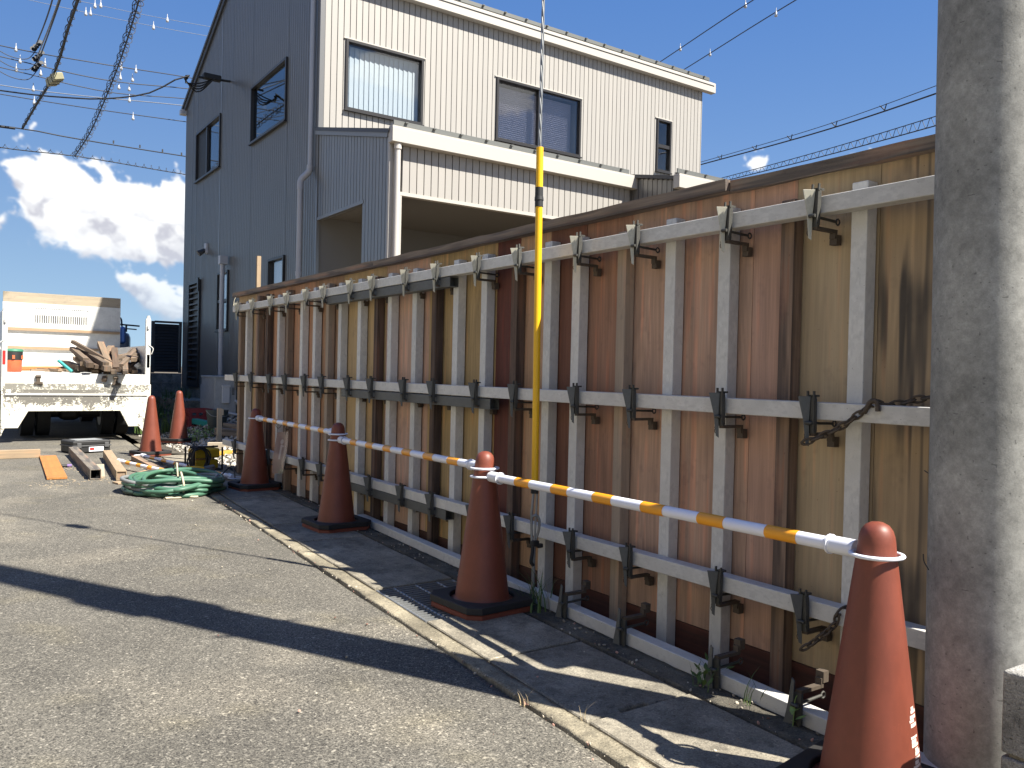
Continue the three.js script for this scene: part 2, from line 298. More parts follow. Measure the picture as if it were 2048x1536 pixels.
// ---------------------------------------------------------------- the setting: ground, road, edging, paving, yard
const XL = z => 1.585 + 0.06 * (-z - 1.3);            // road side of the paving
const XR = z => XL(z) + 0.44;                          // wall side of the paving
const XB = z => XL(z) + 0.577;                         // front of the bottom rail
const wob = (z, s, a) => (fbm(z * 2.1, s * 3.7, 60 + s, 4) - 0.5) * a + (fbm(z * 14, s, 80 + s, 3) - 0.5) * a * 0.45;
const XK = z => XL(z) - 0.088;
const yardY = (x, z) => 0.30 * smooth(2.55, 3.9, x) + 0.012;
function grid(xs, zs, at, tint, tile) { // at(i, j) -> [x, y, z]
  const pos = [], uv = [], col = [], idx = [], nx = xs.length;
  for (const z of zs) for (const x of xs) { const p = at(x, z); pos.push(...p); uv.push(p[0] / tile, p[2] / tile); if (tint) col.push(...tint(p[0], p[2])); }
  for (let j = 0; j < zs.length - 1; j++) for (let i = 0; i < nx - 1; i++) { const a = j * nx + i; idx.push(a, a + nx, a + 1, a + 1, a + nx, a + nx + 1); }
  const g = new THREE.BufferGeometry(); g.setAttribute('position', new THREE.Float32BufferAttribute(pos, 3)); g.setAttribute('uv', new THREE.Float32BufferAttribute(uv, 2)); if (tint) g.setAttribute('color', new THREE.Float32BufferAttribute(col, 3)); g.setIndex(idx);
  // faces up (z list runs from near to far)
  g.computeVertexNormals(); if (g.attributes.normal.getY(0) < 0) { for (let k = 0; k < idx.length; k += 3) [idx[k + 1], idx[k + 2]] = [idx[k + 2], idx[k + 1]]; g.setIndex(idx); g.computeVertexNormals(); }
  return g;
}
const steps = (a, b, s) => { const o = []; const n = Math.round(Math.abs(b - a) / s); for (let i = 0; i <= n; i++) o.push(a + (b - a) * i / n); return o; };
{
  setting('ground', grid([-900, -200, -40, 0, 20, 60, 200, 900], [300, 60, 10, -30, -80, -250, -900], (x, z) => [x, -0.18, z], null, 1.2), mats.soil);
  // road: worn asphalt with pale dusty patches
  const xs = [-45, -25, -14, -9, -6.5, -5, ...steps(-4.2, -0.06, 0.09), -0.03, 0, 0.0004], zs = [...steps(25, 3, 2), ...steps(2.5, -14, 0.09), ...steps(-15, -90, 3)];
  const g = grid(xs, zs, (o, z) => { const e = XK(z) + wob(z, 1, 0.022) - 0.006; const x = e + Math.min(o, 0), edge = o > 0; return [x, edge ? -0.05 : -0.001 - 0.006 * smooth(-0.05, 0, o) * fbm(z * 5, 3, 9) + (fbm(x * 1.3, z * 1.3, 5) - 0.5) * 0.004 * smooth(0, -0.3, o), z]; },
    (x, z) => { const n = fbm(x * 1.7, z * 1.7, 70, 5), d = smooth(0.53, 0.70, fbm(x * 2.6 + 9, z * 2.6, 75, 5)), k = 0.90 + 0.26 * (n - 0.5) + 0.26 * d; const w = smooth(0.66, 0.72, fbm(x * 5.1, z * 5.1, 77, 4)); return [k * (1 + 0.05 * d + 0.10 * w), k * (1 + 0.03 * d + 0.08 * w), k]; }, 2.4);
  setting('road', g, M([0.70, 0.665, 0.585], { map: T.asphalt, vertexColors: true, roughness: 0.93, bumpMap: T.asphaltBump, bumpScale: 0.0024 }));
  // cast concrete edging along the road
  const ez = steps(3, -12, 0.03);
  setting('kerb_edging', grid([-1, 0, 0.2, 0.4, 0.6, 0.8, 1, 2], ez, (t, z) => { const a = XK(z) + wob(z, 2, 0.02) + 0.004, b = XL(z) - 0.004 + wob(z, 4, 0.004); const x = mix(a, b, clamp(t)); return [x, t < 0 || t > 1 ? -0.05 : 0.004 + (fbm(x * 30, z * 9, 15, 3) - 0.5) * 0.006 - (t === 0 ? 0.006 * fbm(z * 20, 2, 4) : 0), z]; }, (x, z) => { const k = 0.85 + 0.5 * (fbm(x * 4, z * 4, 19, 4) - 0.5); return [k, k, k * 0.98]; }, 1.2), (() => { const m = mats.edging.clone(); m.vertexColors = true; return m; })());
  // rough mortar strip between paving and formwork
  setting('mortar_strip', grid([-1, 0, 0.25, 0.5, 0.75, 1, 2], steps(3, -8.6, 0.025), (t, z) => { const a = XR(z) + 0.010, b = Math.min(XB(z) - 0.003, 2.5), x = mix(a, b, clamp(t)); return [x, t < 0 || t > 1 ? -0.16 : 0.002 + (fbm(x * 24, z * 24, 25, 4) - 0.5) * 0.016 * (t > 0 && t < 1 ? 1 : 0.3), z]; }, (x, z) => { const k = 0.8 + 0.7 * (fbm(x * 7, z * 7, 29, 4) - 0.5); return [k, k, k]; }, 1.2), (() => { const m = mats.roughStrip.clone(); m.vertexColors = true; return m; })());
  // paving slabs over the gutter
  const pav = new THREE.Group(); pav.name = 'pavement'; pav.userData.kind = 'structure'; scene.add(pav);
  const joints = [1.13, 0.52, -0.09, -0.70, -1.30, -1.91, -2.52, -3.05, null, -3.62, -4.23, -4.84, -5.45, -6.06, -6.67, -7.28, -7.89, -8.5, -9.1, -9.7, -10.3];
  for (let i = 0; i < joints.length - 1; i++) {
    const a = joints[i], b = joints[i + 1]; if (a === null || b === null) continue;
    const g1 = 0.0085, g2 = Math.abs(a + 1.91) < 0.01 ? 0.011 : 0.0085;
    const cz = 0.004 * (i % 3 - 1), sh = [[XL(a) + 0.009, a - g2], [XR(a) - 0.009, a - g2 + cz], [XR(b) - 0.009, b + g1], [XL(b) + 0.009, b + g1]];
    if (Math.abs(a + 1.91) < 0.01) sh.splice(1, 0, [XL(a) + 0.14, a - g2], [XL(a) + 0.145, a - 0.03], [XL(a) + 0.26, a - 0.03], [XL(a) + 0.265, a - g2]);   // lifting notch
    const g = plate(sh.map(([x, z]) => [x, -z]), 0.06, 0.004); g.rotateX(-Math.PI / 2); g.translate(0, -0.059 + (i * 7 % 5) * 0.0012, 0);
    part(pav, 'paving_slab', uvBox(g, 1.2, 'z', R(), R()), mats[['concrete', 'concrete2', 'concrete3'][(i * 5) % 3]]);
  }
  // gutter bottom below the grating, trench beside the formwork
  setting('gutter_channel', span(1.50, 2.3, -0.30, -0.17, -3.8, -2.9), mats.soil);
  // yard beyond the wall and beside the house
  setting('yard', grid(steps(2.0, 4.4, 0.1), steps(-8.45, -34, 0.15), (x, z) => [Math.max(x, XL(z) + 0.43 * smooth(-11, -10, z) + 0.02), yardY(x, z) - 0.016 + (fbm(x * 6, z * 6, 33, 4) - 0.5) * 0.03, z], null, 1.2), M([0.27, 0.24, 0.19], { map: T.concrete, roughness: 1, bumpMap: T.concreteBump, bumpScale: 0.01 }));
  setting('house_plot', uvBox(merge([span(2.78, 60, -0.17, 0.28, -8.75, 8), span(4.0, 60, -0.17, 0.28, -45, -8.7505)]), 1.2, 'x'), mats.soil);
}
{ // steel grating lid between the paving slabs
  const t = thing('drain_grating', 'galvanised steel drain grating set between paving slabs under the third cone', 'drain grate', [0, 0, 0]);
  const z0 = -3.058, z1 = -3.612, y = 0.002;
  const p = (u, z) => XL(z) + 0.008 + u * 0.424;
  for (let k = 0; k <= 16; k++) { const z = mix(z0 - 0.01, z1 + 0.01, k / 16); const g = bx(0.424, 0.03, 0.007, p(0.5, z), y - 0.013, z); part(t, 'bearing_bar', uvBox(g, 1), mats.galv); }
  for (const u of [0.01, 0.22, 0.5, 0.78, 0.99]) part(t, 'cross_bar', uvBox(cyl([p(u, z0), y - 0.004, z0], [p(u, z1), y - 0.004, z1], 0.007, 0.007, 6), 1), mats.galv);
}

// ---------------------------------------------------------------- formwork wall
const WALL = { ply: 2.52, postF: 2.46, railF: 2.40 };
{
  const w = thing('formwork_wall', 'long timber formwork wall of plywood panels, upright posts and clamped metal rails', 'formwork', [0, 0, 0]);
  // plywood panels: far edge, near edge, colour, grain
  const P = [
    [-8.62, -8.05, [0.744, 0.534, 0.304], 0], [-8.05, -7.67, [0.679, 0.446, 0.323], 3], [-7.67, -7.10, [0.796, 0.425, 0.247], 2], [-7.10, -6.50, [0.779, 0.443, 0.264], 0], [-6.50, -5.925, [0.728, 0.451, 0.264], 1],
    [-5.925, -5.195, [0.760, 0.534, 0.265], 2], [-5.195, -4.58, [0.873, 0.569, 0.397], 0], [-4.58, -3.82, [0.744, 0.518, 0.238], 3], [-3.82, -3.60, [0.225, 0.074, 0.051], 1], [-3.60, -3.335, [0.796, 0.497, 0.291], 0],
    [-3.335, -3.055, [0.319, 0.141, 0.088], 3], [-3.055, -2.74, [0.570, 0.316, 0.204], 1], [-2.74, -2.07, [0.849, 0.551, 0.379], 1], [-2.07, -1.88, [0.831, 0.514, 0.362], 3], [-1.88, -1.56, [0.679, 0.518, 0.312], 2], [-1.56, -1.12, [0.647, 0.470, 0.275], 's'],
  ];
  for (const [a, b, c, k] of P) {
    const off = rr(0, 0.003), g = uvBox(span(WALL.ply + off, WALL.ply + 0.014, 0.052, 1.775, a + 0.0012, b - 0.0012), 0.9, 'y', R(), R());
    part(w, 'plywood_panel', g, M(c, { map: k === 's' ? T.stained : T.wood[k], roughness: 0.8, bumpMap: T.rough, bumpScale: 0.0003 }));
  }
  // darker kick boards along the foot
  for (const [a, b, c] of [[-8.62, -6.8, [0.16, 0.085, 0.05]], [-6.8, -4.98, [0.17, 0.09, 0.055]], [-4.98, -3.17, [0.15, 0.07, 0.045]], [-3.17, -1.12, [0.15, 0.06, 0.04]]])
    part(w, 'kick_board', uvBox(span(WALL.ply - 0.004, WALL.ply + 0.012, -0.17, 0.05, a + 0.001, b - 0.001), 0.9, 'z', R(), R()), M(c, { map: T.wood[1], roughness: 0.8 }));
  // the form's other side and the concrete poured between
  part(w, 'rear_panel', uvBox(span(2.70, 2.714, -0.17, 1.775, -8.62, -1.12), 0.9, 'y'), M([0.42, 0.28, 0.17], { map: T.wood[2], roughness: 0.85 }));
  part(w, 'concrete_fill', uvBox(span(2.536, 2.698, -0.17, 1.66, -8.60, -1.14), 1.2, 'z'), mats.concrete);
  // upright aluminium posts and timber studs; z is the far edge
  const al = [-8.185, -7.255, -6.687, -6.4, -5.886, -5.536, -5.05, -4.7, -4.191, -3.887, -3.306, -3.084, -2.473, -2.188, -1.625];
  al.forEach((z, i) => { const a = rr(-0.003, 0.003); const g = uvBox(span(WALL.postF, WALL.ply - 0.005, -0.165, 1.705 + a, z, z + 0.058, 0.0035), 0.8, 'y', R(), R()); part(w, 'upright_post', g, mats.alu[i % 3]); });
  const ti = [[-8.4, 0, 1.70], [-7.826, 3, 1.735], [-7.577, 1, 1.735], [-7.039, 0, 1.735], [-6.132, 2, 1.72], [-5.264, 1, 1.70], [-4.449, 1, 1.69], [-3.596, 1, 1.69], [-2.769, 2, 1.688], [-1.903, 3, 1.69]];
  for (const [z, k, h] of ti) part(w, 'timber_stud', uvBox(span(WALL.postF + 0.002, WALL.ply - 0.005, -0.165, h, z, z + 0.056, 0.003), 0.7, 'y', R(), R()), mats.stud[k]);
  // horizontal rails, each in two or three lengths butted end to end
  const rail = (y, z0, z1, m, x0 = WALL.railF, h = 0.058, name = 'rail') => part(w, name, uvBox(span(x0, x0 + 0.058, y - h / 2, y + h / 2, z0, z1, 0.0035), 0.8, 'z', R(), R()), m);
  for (const [y, far, cut] of [[1.636, -8.42, -5.08], [0.952, -8.66, -4.93], [0.291, -8.70, -4.55]]) { rail(y, far, cut - 0.001, mats.alu[0]); rail(y, cut + 0.001, -2.98, mats.alu[2]); rail(y, -2.978, -1.22, mats.alu[1]); }
  // splice tubes strapped below the joints (hollow ends)
  for (const [y, a, b] of [[1.574, -5.98, -4.13], [0.889, -5.66, -3.68], [0.232, -5.63, -4.12]]) {
    const s = rail(y, a, b - 0.05, mats.steel, WALL.railF, 0.056, 'splice_tube');
    const x0 = WALL.railF, x1 = x0 + 0.058, wt = 0.004, zz0 = b - 0.05, y0 = y - 0.028, y1 = y + 0.028;
    part(s, 'tube_end', uvBox(merge([span(x0, x0 + wt, y0, y1, zz0, b), span(x1 - wt, x1, y0, y1, zz0, b), span(x0 + wt, x1 - wt, y0, y0 + wt, zz0, b), span(x0 + wt, x1 - wt, y1 - wt, y1, zz0, b)]), 0.8, 'z'), mats.steel);
  }
  // bottom rail on the mortar strip
  {
    const mk = (z0, z1, m) => { const a = [XB(z0), z0], b = [XB(z1), z1], L = Math.hypot(a[0] - b[0], z0 - z1), g = uvBox(bx(0.058, 0.058, L, 0, 0, 0, 0.0035), 0.8, 'z', R(), R()); g.rotateY(-Math.atan2(b[0] - a[0], -(z1 - z0))); g.translate((a[0] + b[0]) / 2 + 0.03, 0.020, (z0 + z1) / 2); part(w, 'bottom_rail', g, m); };
    mk(-0.95, -3.02, mats.alu[1]); mk(-3.024, -5.35, mats.alu[0]);
  }
  // weathered cap timber in three lengths
  const caps = [[-8.66, -5.3, 1.795], [-5.296, -2.165, 1.792], [-2.160, -1.11, 1.789]];
  for (const [a, b, y] of caps) {
    const n = Math.round((b - a) / 0.06), g = new THREE.BoxGeometry(0.125, 0.044, b - a, 4, 2, n); const p = g.attributes.position;
    for (let i = 0; i < p.count; i++) { const x = p.getX(i), yy = p.getY(i), z = p.getZ(i) + (a + b) / 2; p.setXYZ(i, x + (fbm(z * 5, yy * 30, 41, 3) - 0.5) * 0.010, yy + (fbm(z * 4, x * 30, 43, 3) - 0.5) * 0.009, p.getZ(i)); }
    g.computeVertexNormals(); g.translate(b > -2 ? 2.546 : 2.525, y, (a + b) / 2); part(w, 'cap_timber', uvBox(g, 0.7, 'z', R(), R()), mats.cap);
  }
  // wedge clamps
  const wedgeG = (() => { const g = plate([[-0.019, 0.042], [0.019, 0.045], [0.008, -0.034], [0.006, -0.115], [-0.002, -0.122], [-0.008, -0.034]], 0.006, 0.001); g.rotateY(Math.PI / 2); return uvBox(g, 0.3); })();
  const bracketG = uvBox(merge([bx(0.010, 0.125, 0.024, -0.046, -0.012, 0, 0), bx(0.026, 0.007, 0.024, -0.038, 0.050, 0), bx(0.008, 0.022, 0.005, -0.055, 0.055, 0.012), bx(0.008, 0.022, 0.005, -0.055, 0.055, -0.012), bx(0.018, 0.11, 0.004, -0.052, -0.014, 0.013)]), 0.3);
  const armG = uvBox(merge([bx(0.10, 0.011, 0.020, 0.002, -0.078, 0), bx(0.012, 0.030, 0.022, 0.055, -0.088, 0), bx(0.026, 0.034, 0.028, 0.068, -0.106, 0)]), 0.3);
  const boltG = uvBox(merge([cyl([-0.064, -0.040, 0], [0.066, -0.044, 0], 0.005, 0.005, 6), cyl([-0.066, -0.040, -0.012], [-0.066, -0.040, 0.012], 0.006, 0.006, 6), flat(new THREE.TorusGeometry(0.010, 0.0035, 4, 8).translate(0.075, -0.044, 0))]), 0.3);
  const chainG = (() => { const L = []; for (let k = 0; k < 5; k++) { const t = new THREE.TorusGeometry(0.0072, 0.0019, 4, 7); t.scale(0.7, 1.15, 1); if (k % 2) t.rotateY(Math.PI / 2); t.translate(-0.057, -0.042 - k * 0.0128, -0.012 - 0.002 * k); L.push(t); } return uvBox(merge(L), 0.3); })();
  const clampAt = (x, y, z, flip, tilt) => {
    const c = new THREE.Group(); c.name = 'clamp'; c.position.set(x, y, z); c.rotation.x = tilt + (flip ? Math.PI : 0); w.add(c);
    part(c, 'bracket', bracketG, mats.iron);
    part(c, 'arm', armG, mats.rustIron);
    const wd = part(c, 'wedge', wedgeG, y > 1.3 ? mats.wedge : mats.steel); wd.position.set(-0.064, 0.004, flip ? 0.020 : -0.014); wd.rotation.order = 'YXZ'; wd.rotation.y = flip ? -0.2 : 0.85; wd.rotation.x = flip ? 0.06 : -0.08;  // top-rail wedges coloured paler as if sunlit, lower ones plain steel
    part(c, 'bolt', boltG, mats.iron);
    if (!flip && z > -4.3) part(c, 'chain', chainG, mats.rustIron);
  };
  const cz = [-8.179, -7.709, -7.188, -6.782, -6.335, -5.973, -5.482, -5.113, -4.635, -4.256, -3.791, -3.419, -2.94, -2.564, -2.079, -1.7];
  for (const z of cz) for (const y of [1.636, 0.952, 0.291]) clampAt(2.43, y, z + rr(-0.008, 0.008), false, rr(-0.05, 0.05));
  for (const z of [-2.80, -2.40, -1.90, -1.56]) clampAt(XB(z) + 0.03, 0.028, z, true, rr(-0.04, 0.04));
}

// ---------------------------------------------------------------- chain hung on the middle rail and lower rail
function chainRun(pts, r, len) {
  const cv = new THREE.CatmullRomCurve3(pts.map(p => new THREE.Vector3(...p))), n = Math.round(cv.getLength() / (len * 0.72)), out = [];
  for (let k = 0; k < n; k++) {
    const t = (k + 0.5) / n, p = cv.getPointAt(t), d = cv.getTangentAt(t), g = new THREE.TorusGeometry(len * 0.32, r, 5, 10); g.scale(1.45, 0.8, 1);
    if (k % 2) g.rotateX(Math.PI / 2); else g.rotateX(0.25);
    g.applyQuaternion(new THREE.Quaternion().setFromUnitVectors(new THREE.Vector3(1, 0, 0), d)); g.translate(p.x, p.y, p.z); out.push(g);
  }
  return out;
}
{
  const t = thing('chain', 'rusty chain with a hook draped over the middle rail beside the concrete pole', 'chain');
  for (const run of [[[2.352, 0.845, -1.705], [2.382, 0.90, -1.60], [2.392, 0.975, -1.50]], [[2.392, 0.985, -1.495], [2.45, 0.985, -1.44], [2.462, 0.998, -1.40], [2.475, 1.03, -1.25], [2.48, 1.04, -1.18]]]) for (const g of chainRun(run, 0.0046, 0.045)) part(t, 'link', g, mats.rustIron);
  part(t, 'hook', merge([tube([[2.388, 0.955, -1.512], [2.384, 0.972, -1.502], [2.387, 0.992, -1.490], [2.392, 0.993, -1.476], [2.391, 0.975, -1.470]], 0.0075, 12, 6), cyl([2.391, 0.978, -1.470], [2.389, 0.962, -1.468], 0.008, 0.008, 8)]), mats.rustIron);
  const t2 = thing('chain', 'short dark chain looped around the lowest clamp rail behind the nearest cone', 'chain');
  for (const g of chainRun([[2.352, 0.165, -1.69], [2.375, 0.215, -1.64], [2.392, 0.265, -1.60], [2.392, 0.305, -1.585], [2.42, 0.325, -1.57], [2.44, 0.326, -1.50]], 0.0044, 0.042)) part(t2, 'link', g, mats.rustIron);
}

// ---------------------------------------------------------------- house
const HX = 4.10, HX1 = 11.37, HZ = -10.58, HZB = -17.93, EAVE = 6.36, RIDGE = 7.98, RZ = (HZ + HZB) / 2, GY = 0.28;
{
  const h = thing('house', 'two storey house with dark metal gable side, pale ribbed front and carport', 'house');
  const ev = new Evaluator(); ev.attributes = ['position', 'normal', 'uv'];
  // window openings: front [x0, x1, y0, y1], side [z0, z1, y0, y1]
  const front = [[4.445, 5.625, 4.57, 5.515], [6.875, 8.52, 4.60, 5.54], [10.22, 10.57, 4.655, 5.565]];
  const side = [[-13.48, -11.82, 4.65, 5.565], [-16.96, -15.27, 4.65, 5.60], [-12.48, -11.78, 1.70, 2.70], [-15.27, -14.60, 1.70, 2.74], [-17.30, -16.46, 0.67, 2.73]];
  const gable = new THREE.Shape([[-HZ, GY], [-HZB, GY], [-HZB, EAVE], [-RZ, RIDGE], [-HZ, EAVE]].map(p => new THREE.Vector2(...p)));
  const bg = new THREE.ExtrudeGeometry(gable, { depth: HX1 - HX - 0.03, bevelEnabled: false }); bg.rotateY(Math.PI / 2); bg.translate(HX + 0.015, 0, 0);
  let body = new Brush(bg); body.updateMatrixWorld();
  const cut = g => { const b = new Brush(g); b.updateMatrixWorld(); body = ev.evaluate(body, b, SUBTRACTION); };
  for (const [a, b, c, d] of front) cut(new THREE.BoxGeometry(b - a - 0.04, d - c - 0.04, 1.0).translate((a + b) / 2, (c + d) / 2, HZ));
  for (const [a, b, c, d] of side) cut(new THREE.BoxGeometry(0.9, d - c - 0.04, b - a - 0.04).translate(HX, (c + d) / 2, (a + b) / 2));
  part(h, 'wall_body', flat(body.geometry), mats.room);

  // ribbed siding, one strip at a time; cut around the openings
  function strips(lo, hi, pitch, holes, ybot, ytop, make) {
    for (let a = lo, i = 0; a < hi - 0.01; a += pitch, i++) {
      const b = Math.min(a + pitch, hi), cuts = [a + 0.0055, b - 0.0055];
      for (const q of holes) for (const e of [q[0], q[1]]) if (e > a + 0.006 && e < b - 0.006) cuts.push(e);
      cuts.sort((p, q) => p - q);
      for (let k = 0; k < cuts.length - 1; k++) {
        const m = (cuts[k] + cuts[k + 1]) / 2; let segs = [[ybot(m), ytop(m)]];
        for (const q of holes) if (m > q[0] && m < q[1]) segs = segs.flatMap(([y0, y1]) => [[y0, Math.min(y1, q[2])], [Math.max(y0, q[3]), y1]]).filter(s => s[1] - s[0] > 0.005);
        for (const [y0, y1] of segs) make(cuts[k], cuts[k + 1], y0, y1, i);
      }
    }
  }
  const PT = 0.0886;
  const roofY = z => 4.21 + (z - HZ) / (-8.41 - HZ) * (3.70 - 4.21);
  strips(HX + 0.05, HX1 - 0.02, PT, front, () => 3.55, () => EAVE - 0.09, (a, b, y0, y1, i) => part(h, 'siding_strip', span(a, b, y0, y1, HZ - 0.014, HZ + 0.012), mats.light[i % 3]));
  { // the gable side is too fine to pick apart: joined
    const L = [];
    strips(HZB + 0.04, HZ - 0.05, PT, side, () => GY + 0.35, z => EAVE + (RIDGE - EAVE) * (1 - Math.abs(z - RZ) / (HZ - RZ)) - 0.03, (a, b, y0, y1) => { const g = new THREE.BoxGeometry(0.024, y1 - y0, b - a, 1, 1, 1); g.translate(HX + 0.004, (y0 + y1) / 2, (a + b) / 2); L.push(g); const rib = new THREE.BoxGeometry(0.006, y1 - y0, 0.022); rib.translate(HX - 0.010, (y0 + y1) / 2, (a + b) / 2); L.push(rib); });
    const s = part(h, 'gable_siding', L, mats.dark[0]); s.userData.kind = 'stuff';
    part(h, 'corner_trim', [span(HX - 0.02, HX + 0.02, GY, EAVE, HZ - 0.045, HZ + 0.025), span(HX + 0.021, HX + 0.048, 4.2, EAVE - 0.09, HZ + 0.002, HZ + 0.02)], mats.dark[1]);
    part(h, 'plinth', uvBox(span(HX - 0.012, HX1, GY - 0.1, GY + 0.345, HZB, HZ + 0.01), 1.2), mats.concrete);
  }
  // window: frame, panes, blinds
  function windowAt(kind, [a, b, c, d], splits, face, opts = {}) {
    const w = new THREE.Group(); w.name = 'window'; h.add(w);
    // local frame: u along the wall, y up, n out of the wall
    const put = (name, u0, u1, y0, y1, n0, n1, m) => part(w, name, kind === 'front' ? span(u0, u1, y0, y1, face + n0, face + n1) : span(face - n1, face - n0, y0, y1, u0, u1), m);
    const f = 0.034, out = 0.04;
    put('frame', a, b, d - f, d, -0.06, out, mats.frame); put('frame', a, b, c, c + f, -0.06, out, mats.frame);
    put('frame', a, a + f, c + f, d - f, -0.06, out, mats.frame); put('frame', b - f, b, c + f, d - f, -0.06, out, mats.frame);
    put('sill', a - 0.015, b + 0.015, c - 0.02, c - 0.001, -0.01, out + 0.02, mats.frame);
    if (kind === 'front') put('flashing', a - 0.03, b + 0.03, d + 0.001, d + 0.02, 0.0, 0.03, mats.lightTrim);
    for (const s of splits) put('mullion', s.u0, s.u1, s.y0, s.y1, -0.04, 0.03, mats.frame);
    (opts.panes || [[a + f, b - f, c + f, d - f]]).forEach(([u0, u1, y0, y1, dn = 0]) => put('pane', u0, u1, y0, y1, -0.012 + dn, -0.008 + dn, opts.glass || mats.glass));
    return { w, put };
  }
  { const { put } = windowAt('front', front[0], [], HZ); const n = 15; for (let k = 0; k < n; k++) { const u = mix(4.49, 5.53, k / (n - 1)), g = bx(0.094, 0.84, 0.003, 0, 0, 0); g.rotateY(0.16); g.translate(u + 0.02, 5.03, HZ - 0.075); part(h, 'blind_slat', g, mats.blind); } put('head_rail', 4.49, 5.58, 5.44, 5.465, -0.13, -0.08, mats.blind); }
  { const q = front[1], mid = (q[0] + q[1]) / 2; const { put } = windowAt('front', q, [{ u0: mid - 0.035, u1: mid + 0.03, y0: q[2] + 0.034, y1: q[3] - 0.034 }], HZ, { panes: [[q[0] + 0.034, mid - 0.035, q[2] + 0.034, q[3] - 0.034, -0.02], [mid + 0.03, q[1] - 0.034, q[2] + 0.034, q[3] - 0.034, 0.01]] });
    for (let k = 0; k < 26; k++) { const g = bx(1.50, 0.028, 0.003); g.rotateX(0.7); g.translate((q[0] + q[1]) / 2, mix(q[2] + 0.09, q[3] - 0.08, k / 25), HZ - 0.16); part(h, 'blind_slat', g, mats.blindDark); } }
  { const q = front[2], my = 5.10; windowAt('front', q, [{ u0: q[0] + 0.034, u1: q[1] - 0.034, y0: my - 0.03, y1: my + 0.03 }], HZ, { panes: [[q[0] + 0.034, q[1] - 0.034, my + 0.03, q[3] - 0.034], [q[0] + 0.034, q[1] - 0.034, q[2] + 0.034, my - 0.03]] }); }
  windowAt('side', side[0], [], HX, { glass: mats.tint });
  { const q = side[1], m = q[0] + 0.78; windowAt('side', q, [{ u0: m - 0.03, u1: m + 0.03, y0: q[2] + 0.034, y1: q[3] - 0.034 }], HX, { glass: mats.tint, panes: [[m + 0.03, q[1] - 0.034, q[2] + 0.034, q[3] - 0.034]] }); part(h, 'insect_screen', span(HX + 0.004, HX + 0.008, q[2] + 0.034, q[3] - 0.034, q[0] + 0.034, m - 0.03), mats.black); }
  { const q = side[2]; windowAt('side', q, [], HX); part(h, 'roller_blind', span(HX + 0.05, HX + 0.055, q[2] + 0.05, q[3] - 0.05, q[0] + 0.05, q[1] - 0.05), mats.blind); }
  { const q = side[3]; windowAt('side', q, [{ u0: q[0] + 0.034, u1: q[1] - 0.034, y0: 2.20, y1: 2.25 }], HX, { panes: [[q[0] + 0.034, q[1] - 0.034, 2.25, q[3] - 0.034], [q[0] + 0.034, q[1] - 0.034, q[2] + 0.034, 2.20]] }); part(h, 'roller_blind', span(HX + 0.05, HX + 0.055, 2.26, q[3] - 0.05, q[0] + 0.05, q[1] - 0.05), mats.blind); }
  { const q = side[4]; const d = part(h, 'louvre_door', [span(HX - 0.05, HX + 0.02, q[2], q[3], q[0], q[0] + 0.06), span(HX - 0.05, HX + 0.02, q[2], q[3], q[1] - 0.06, q[1]), span(HX - 0.05, HX + 0.02, q[3] - 0.06, q[3], q[0] + 0.06, q[1] - 0.06), span(HX - 0.05, HX + 0.02, q[2], q[2] + 0.12, q[0] + 0.06, q[1] - 0.06), span(HX + 0.02, HX + 0.03, q[2], q[3], q[0] + 0.01, q[1] - 0.01)], mats.frame);
    for (let k = 0; k < 17; k++) { const y = mix(q[2] + 0.18, q[3] - 0.12, k / 16), g = bx(0.05, 0.03, q[1] - q[0] - 0.12, HX - 0.015, y, (q[0] + q[1]) / 2); part(d, 'louvre', g, mats.darkTrim); }
    part(h, 'door_frame', span(HX - 0.075, HX - 0.045, 2.50, 2.76, q[1] - 0.05, q[1] + 0.02), mats.frame); }
  // main roof, rake boards, gutter and snow rail
  const sl = Math.atan2(RIDGE - EAVE, HZ - RZ), LEN = Math.hypot(RIDGE - EAVE, HZ - RZ);
  for (const s of [1, -1]) { const g = bx(HX1 - HX + 0.22, 0.06, LEN + 0.16); g.rotateX(s * sl); g.translate((HX + HX1) / 2 + 0.04, (RIDGE + EAVE) / 2 + 0.02 - (s < 0 ? 0.002 : 0), (s > 0 ? (HZ + RZ) / 2 : (HZB + RZ) / 2) + s * 0.05); part(h, 'roof', g, mats.roof);
    const k = bx(0.035, 0.15, LEN + 0.14); k.rotateX(s * sl); k.translate(HX - 0.03, (RIDGE + EAVE) / 2 - 0.04, (s > 0 ? (HZ + RZ) / 2 : (HZB + RZ) / 2) + s * 0.045); part(h, 'rake_board', k, mats.darkTrim); }
  const gut = (x0, x1, y, z, m = mats.lightTrim) => part(h, 'gutter', [span(x0, x1, y - 0.10, y + 0.06, z + 0.005, z + 0.115, 0.006), span(x0 + 0.004, x1 - 0.004, y + 0.06, y + 0.078, z + 0.01, z + 0.11)], m);
  gut(HX + 0.03, HX1 + 0.20, EAVE - 0.01, HZ + 0.012);
  part(h, 'downpipe_hopper', uvBox(bx(0.13, 0.10, 0.16, HX - 0.05, EAVE - 0.10, HZB - 0.02, 0.01), 1), mats.pvc);
  const snow = (x0, x1, y, z, n) => { const s = part(h, 'snow_rail', [span(x0, x1, y, y + 0.055, z - 0.016, z), span(x0, x1, y, y + 0.006, z - 0.06, z - 0.017)], mats.steel); for (let k = 0; k < n; k++) { const x = mix(x0 + 0.15, x1 - 0.15, k / (n - 1)); part(s, 'bracket', [bx(0.03, 0.075, 0.05, x, y - 0.015, z - 0.045), bx(0.035, 0.012, 0.05, x, y + 0.04, z + 0.01)], mats.steel); } };
  snow(HX + 0.35, HX1 + 0.1, EAVE + 0.115, HZ + 0.06, 18);

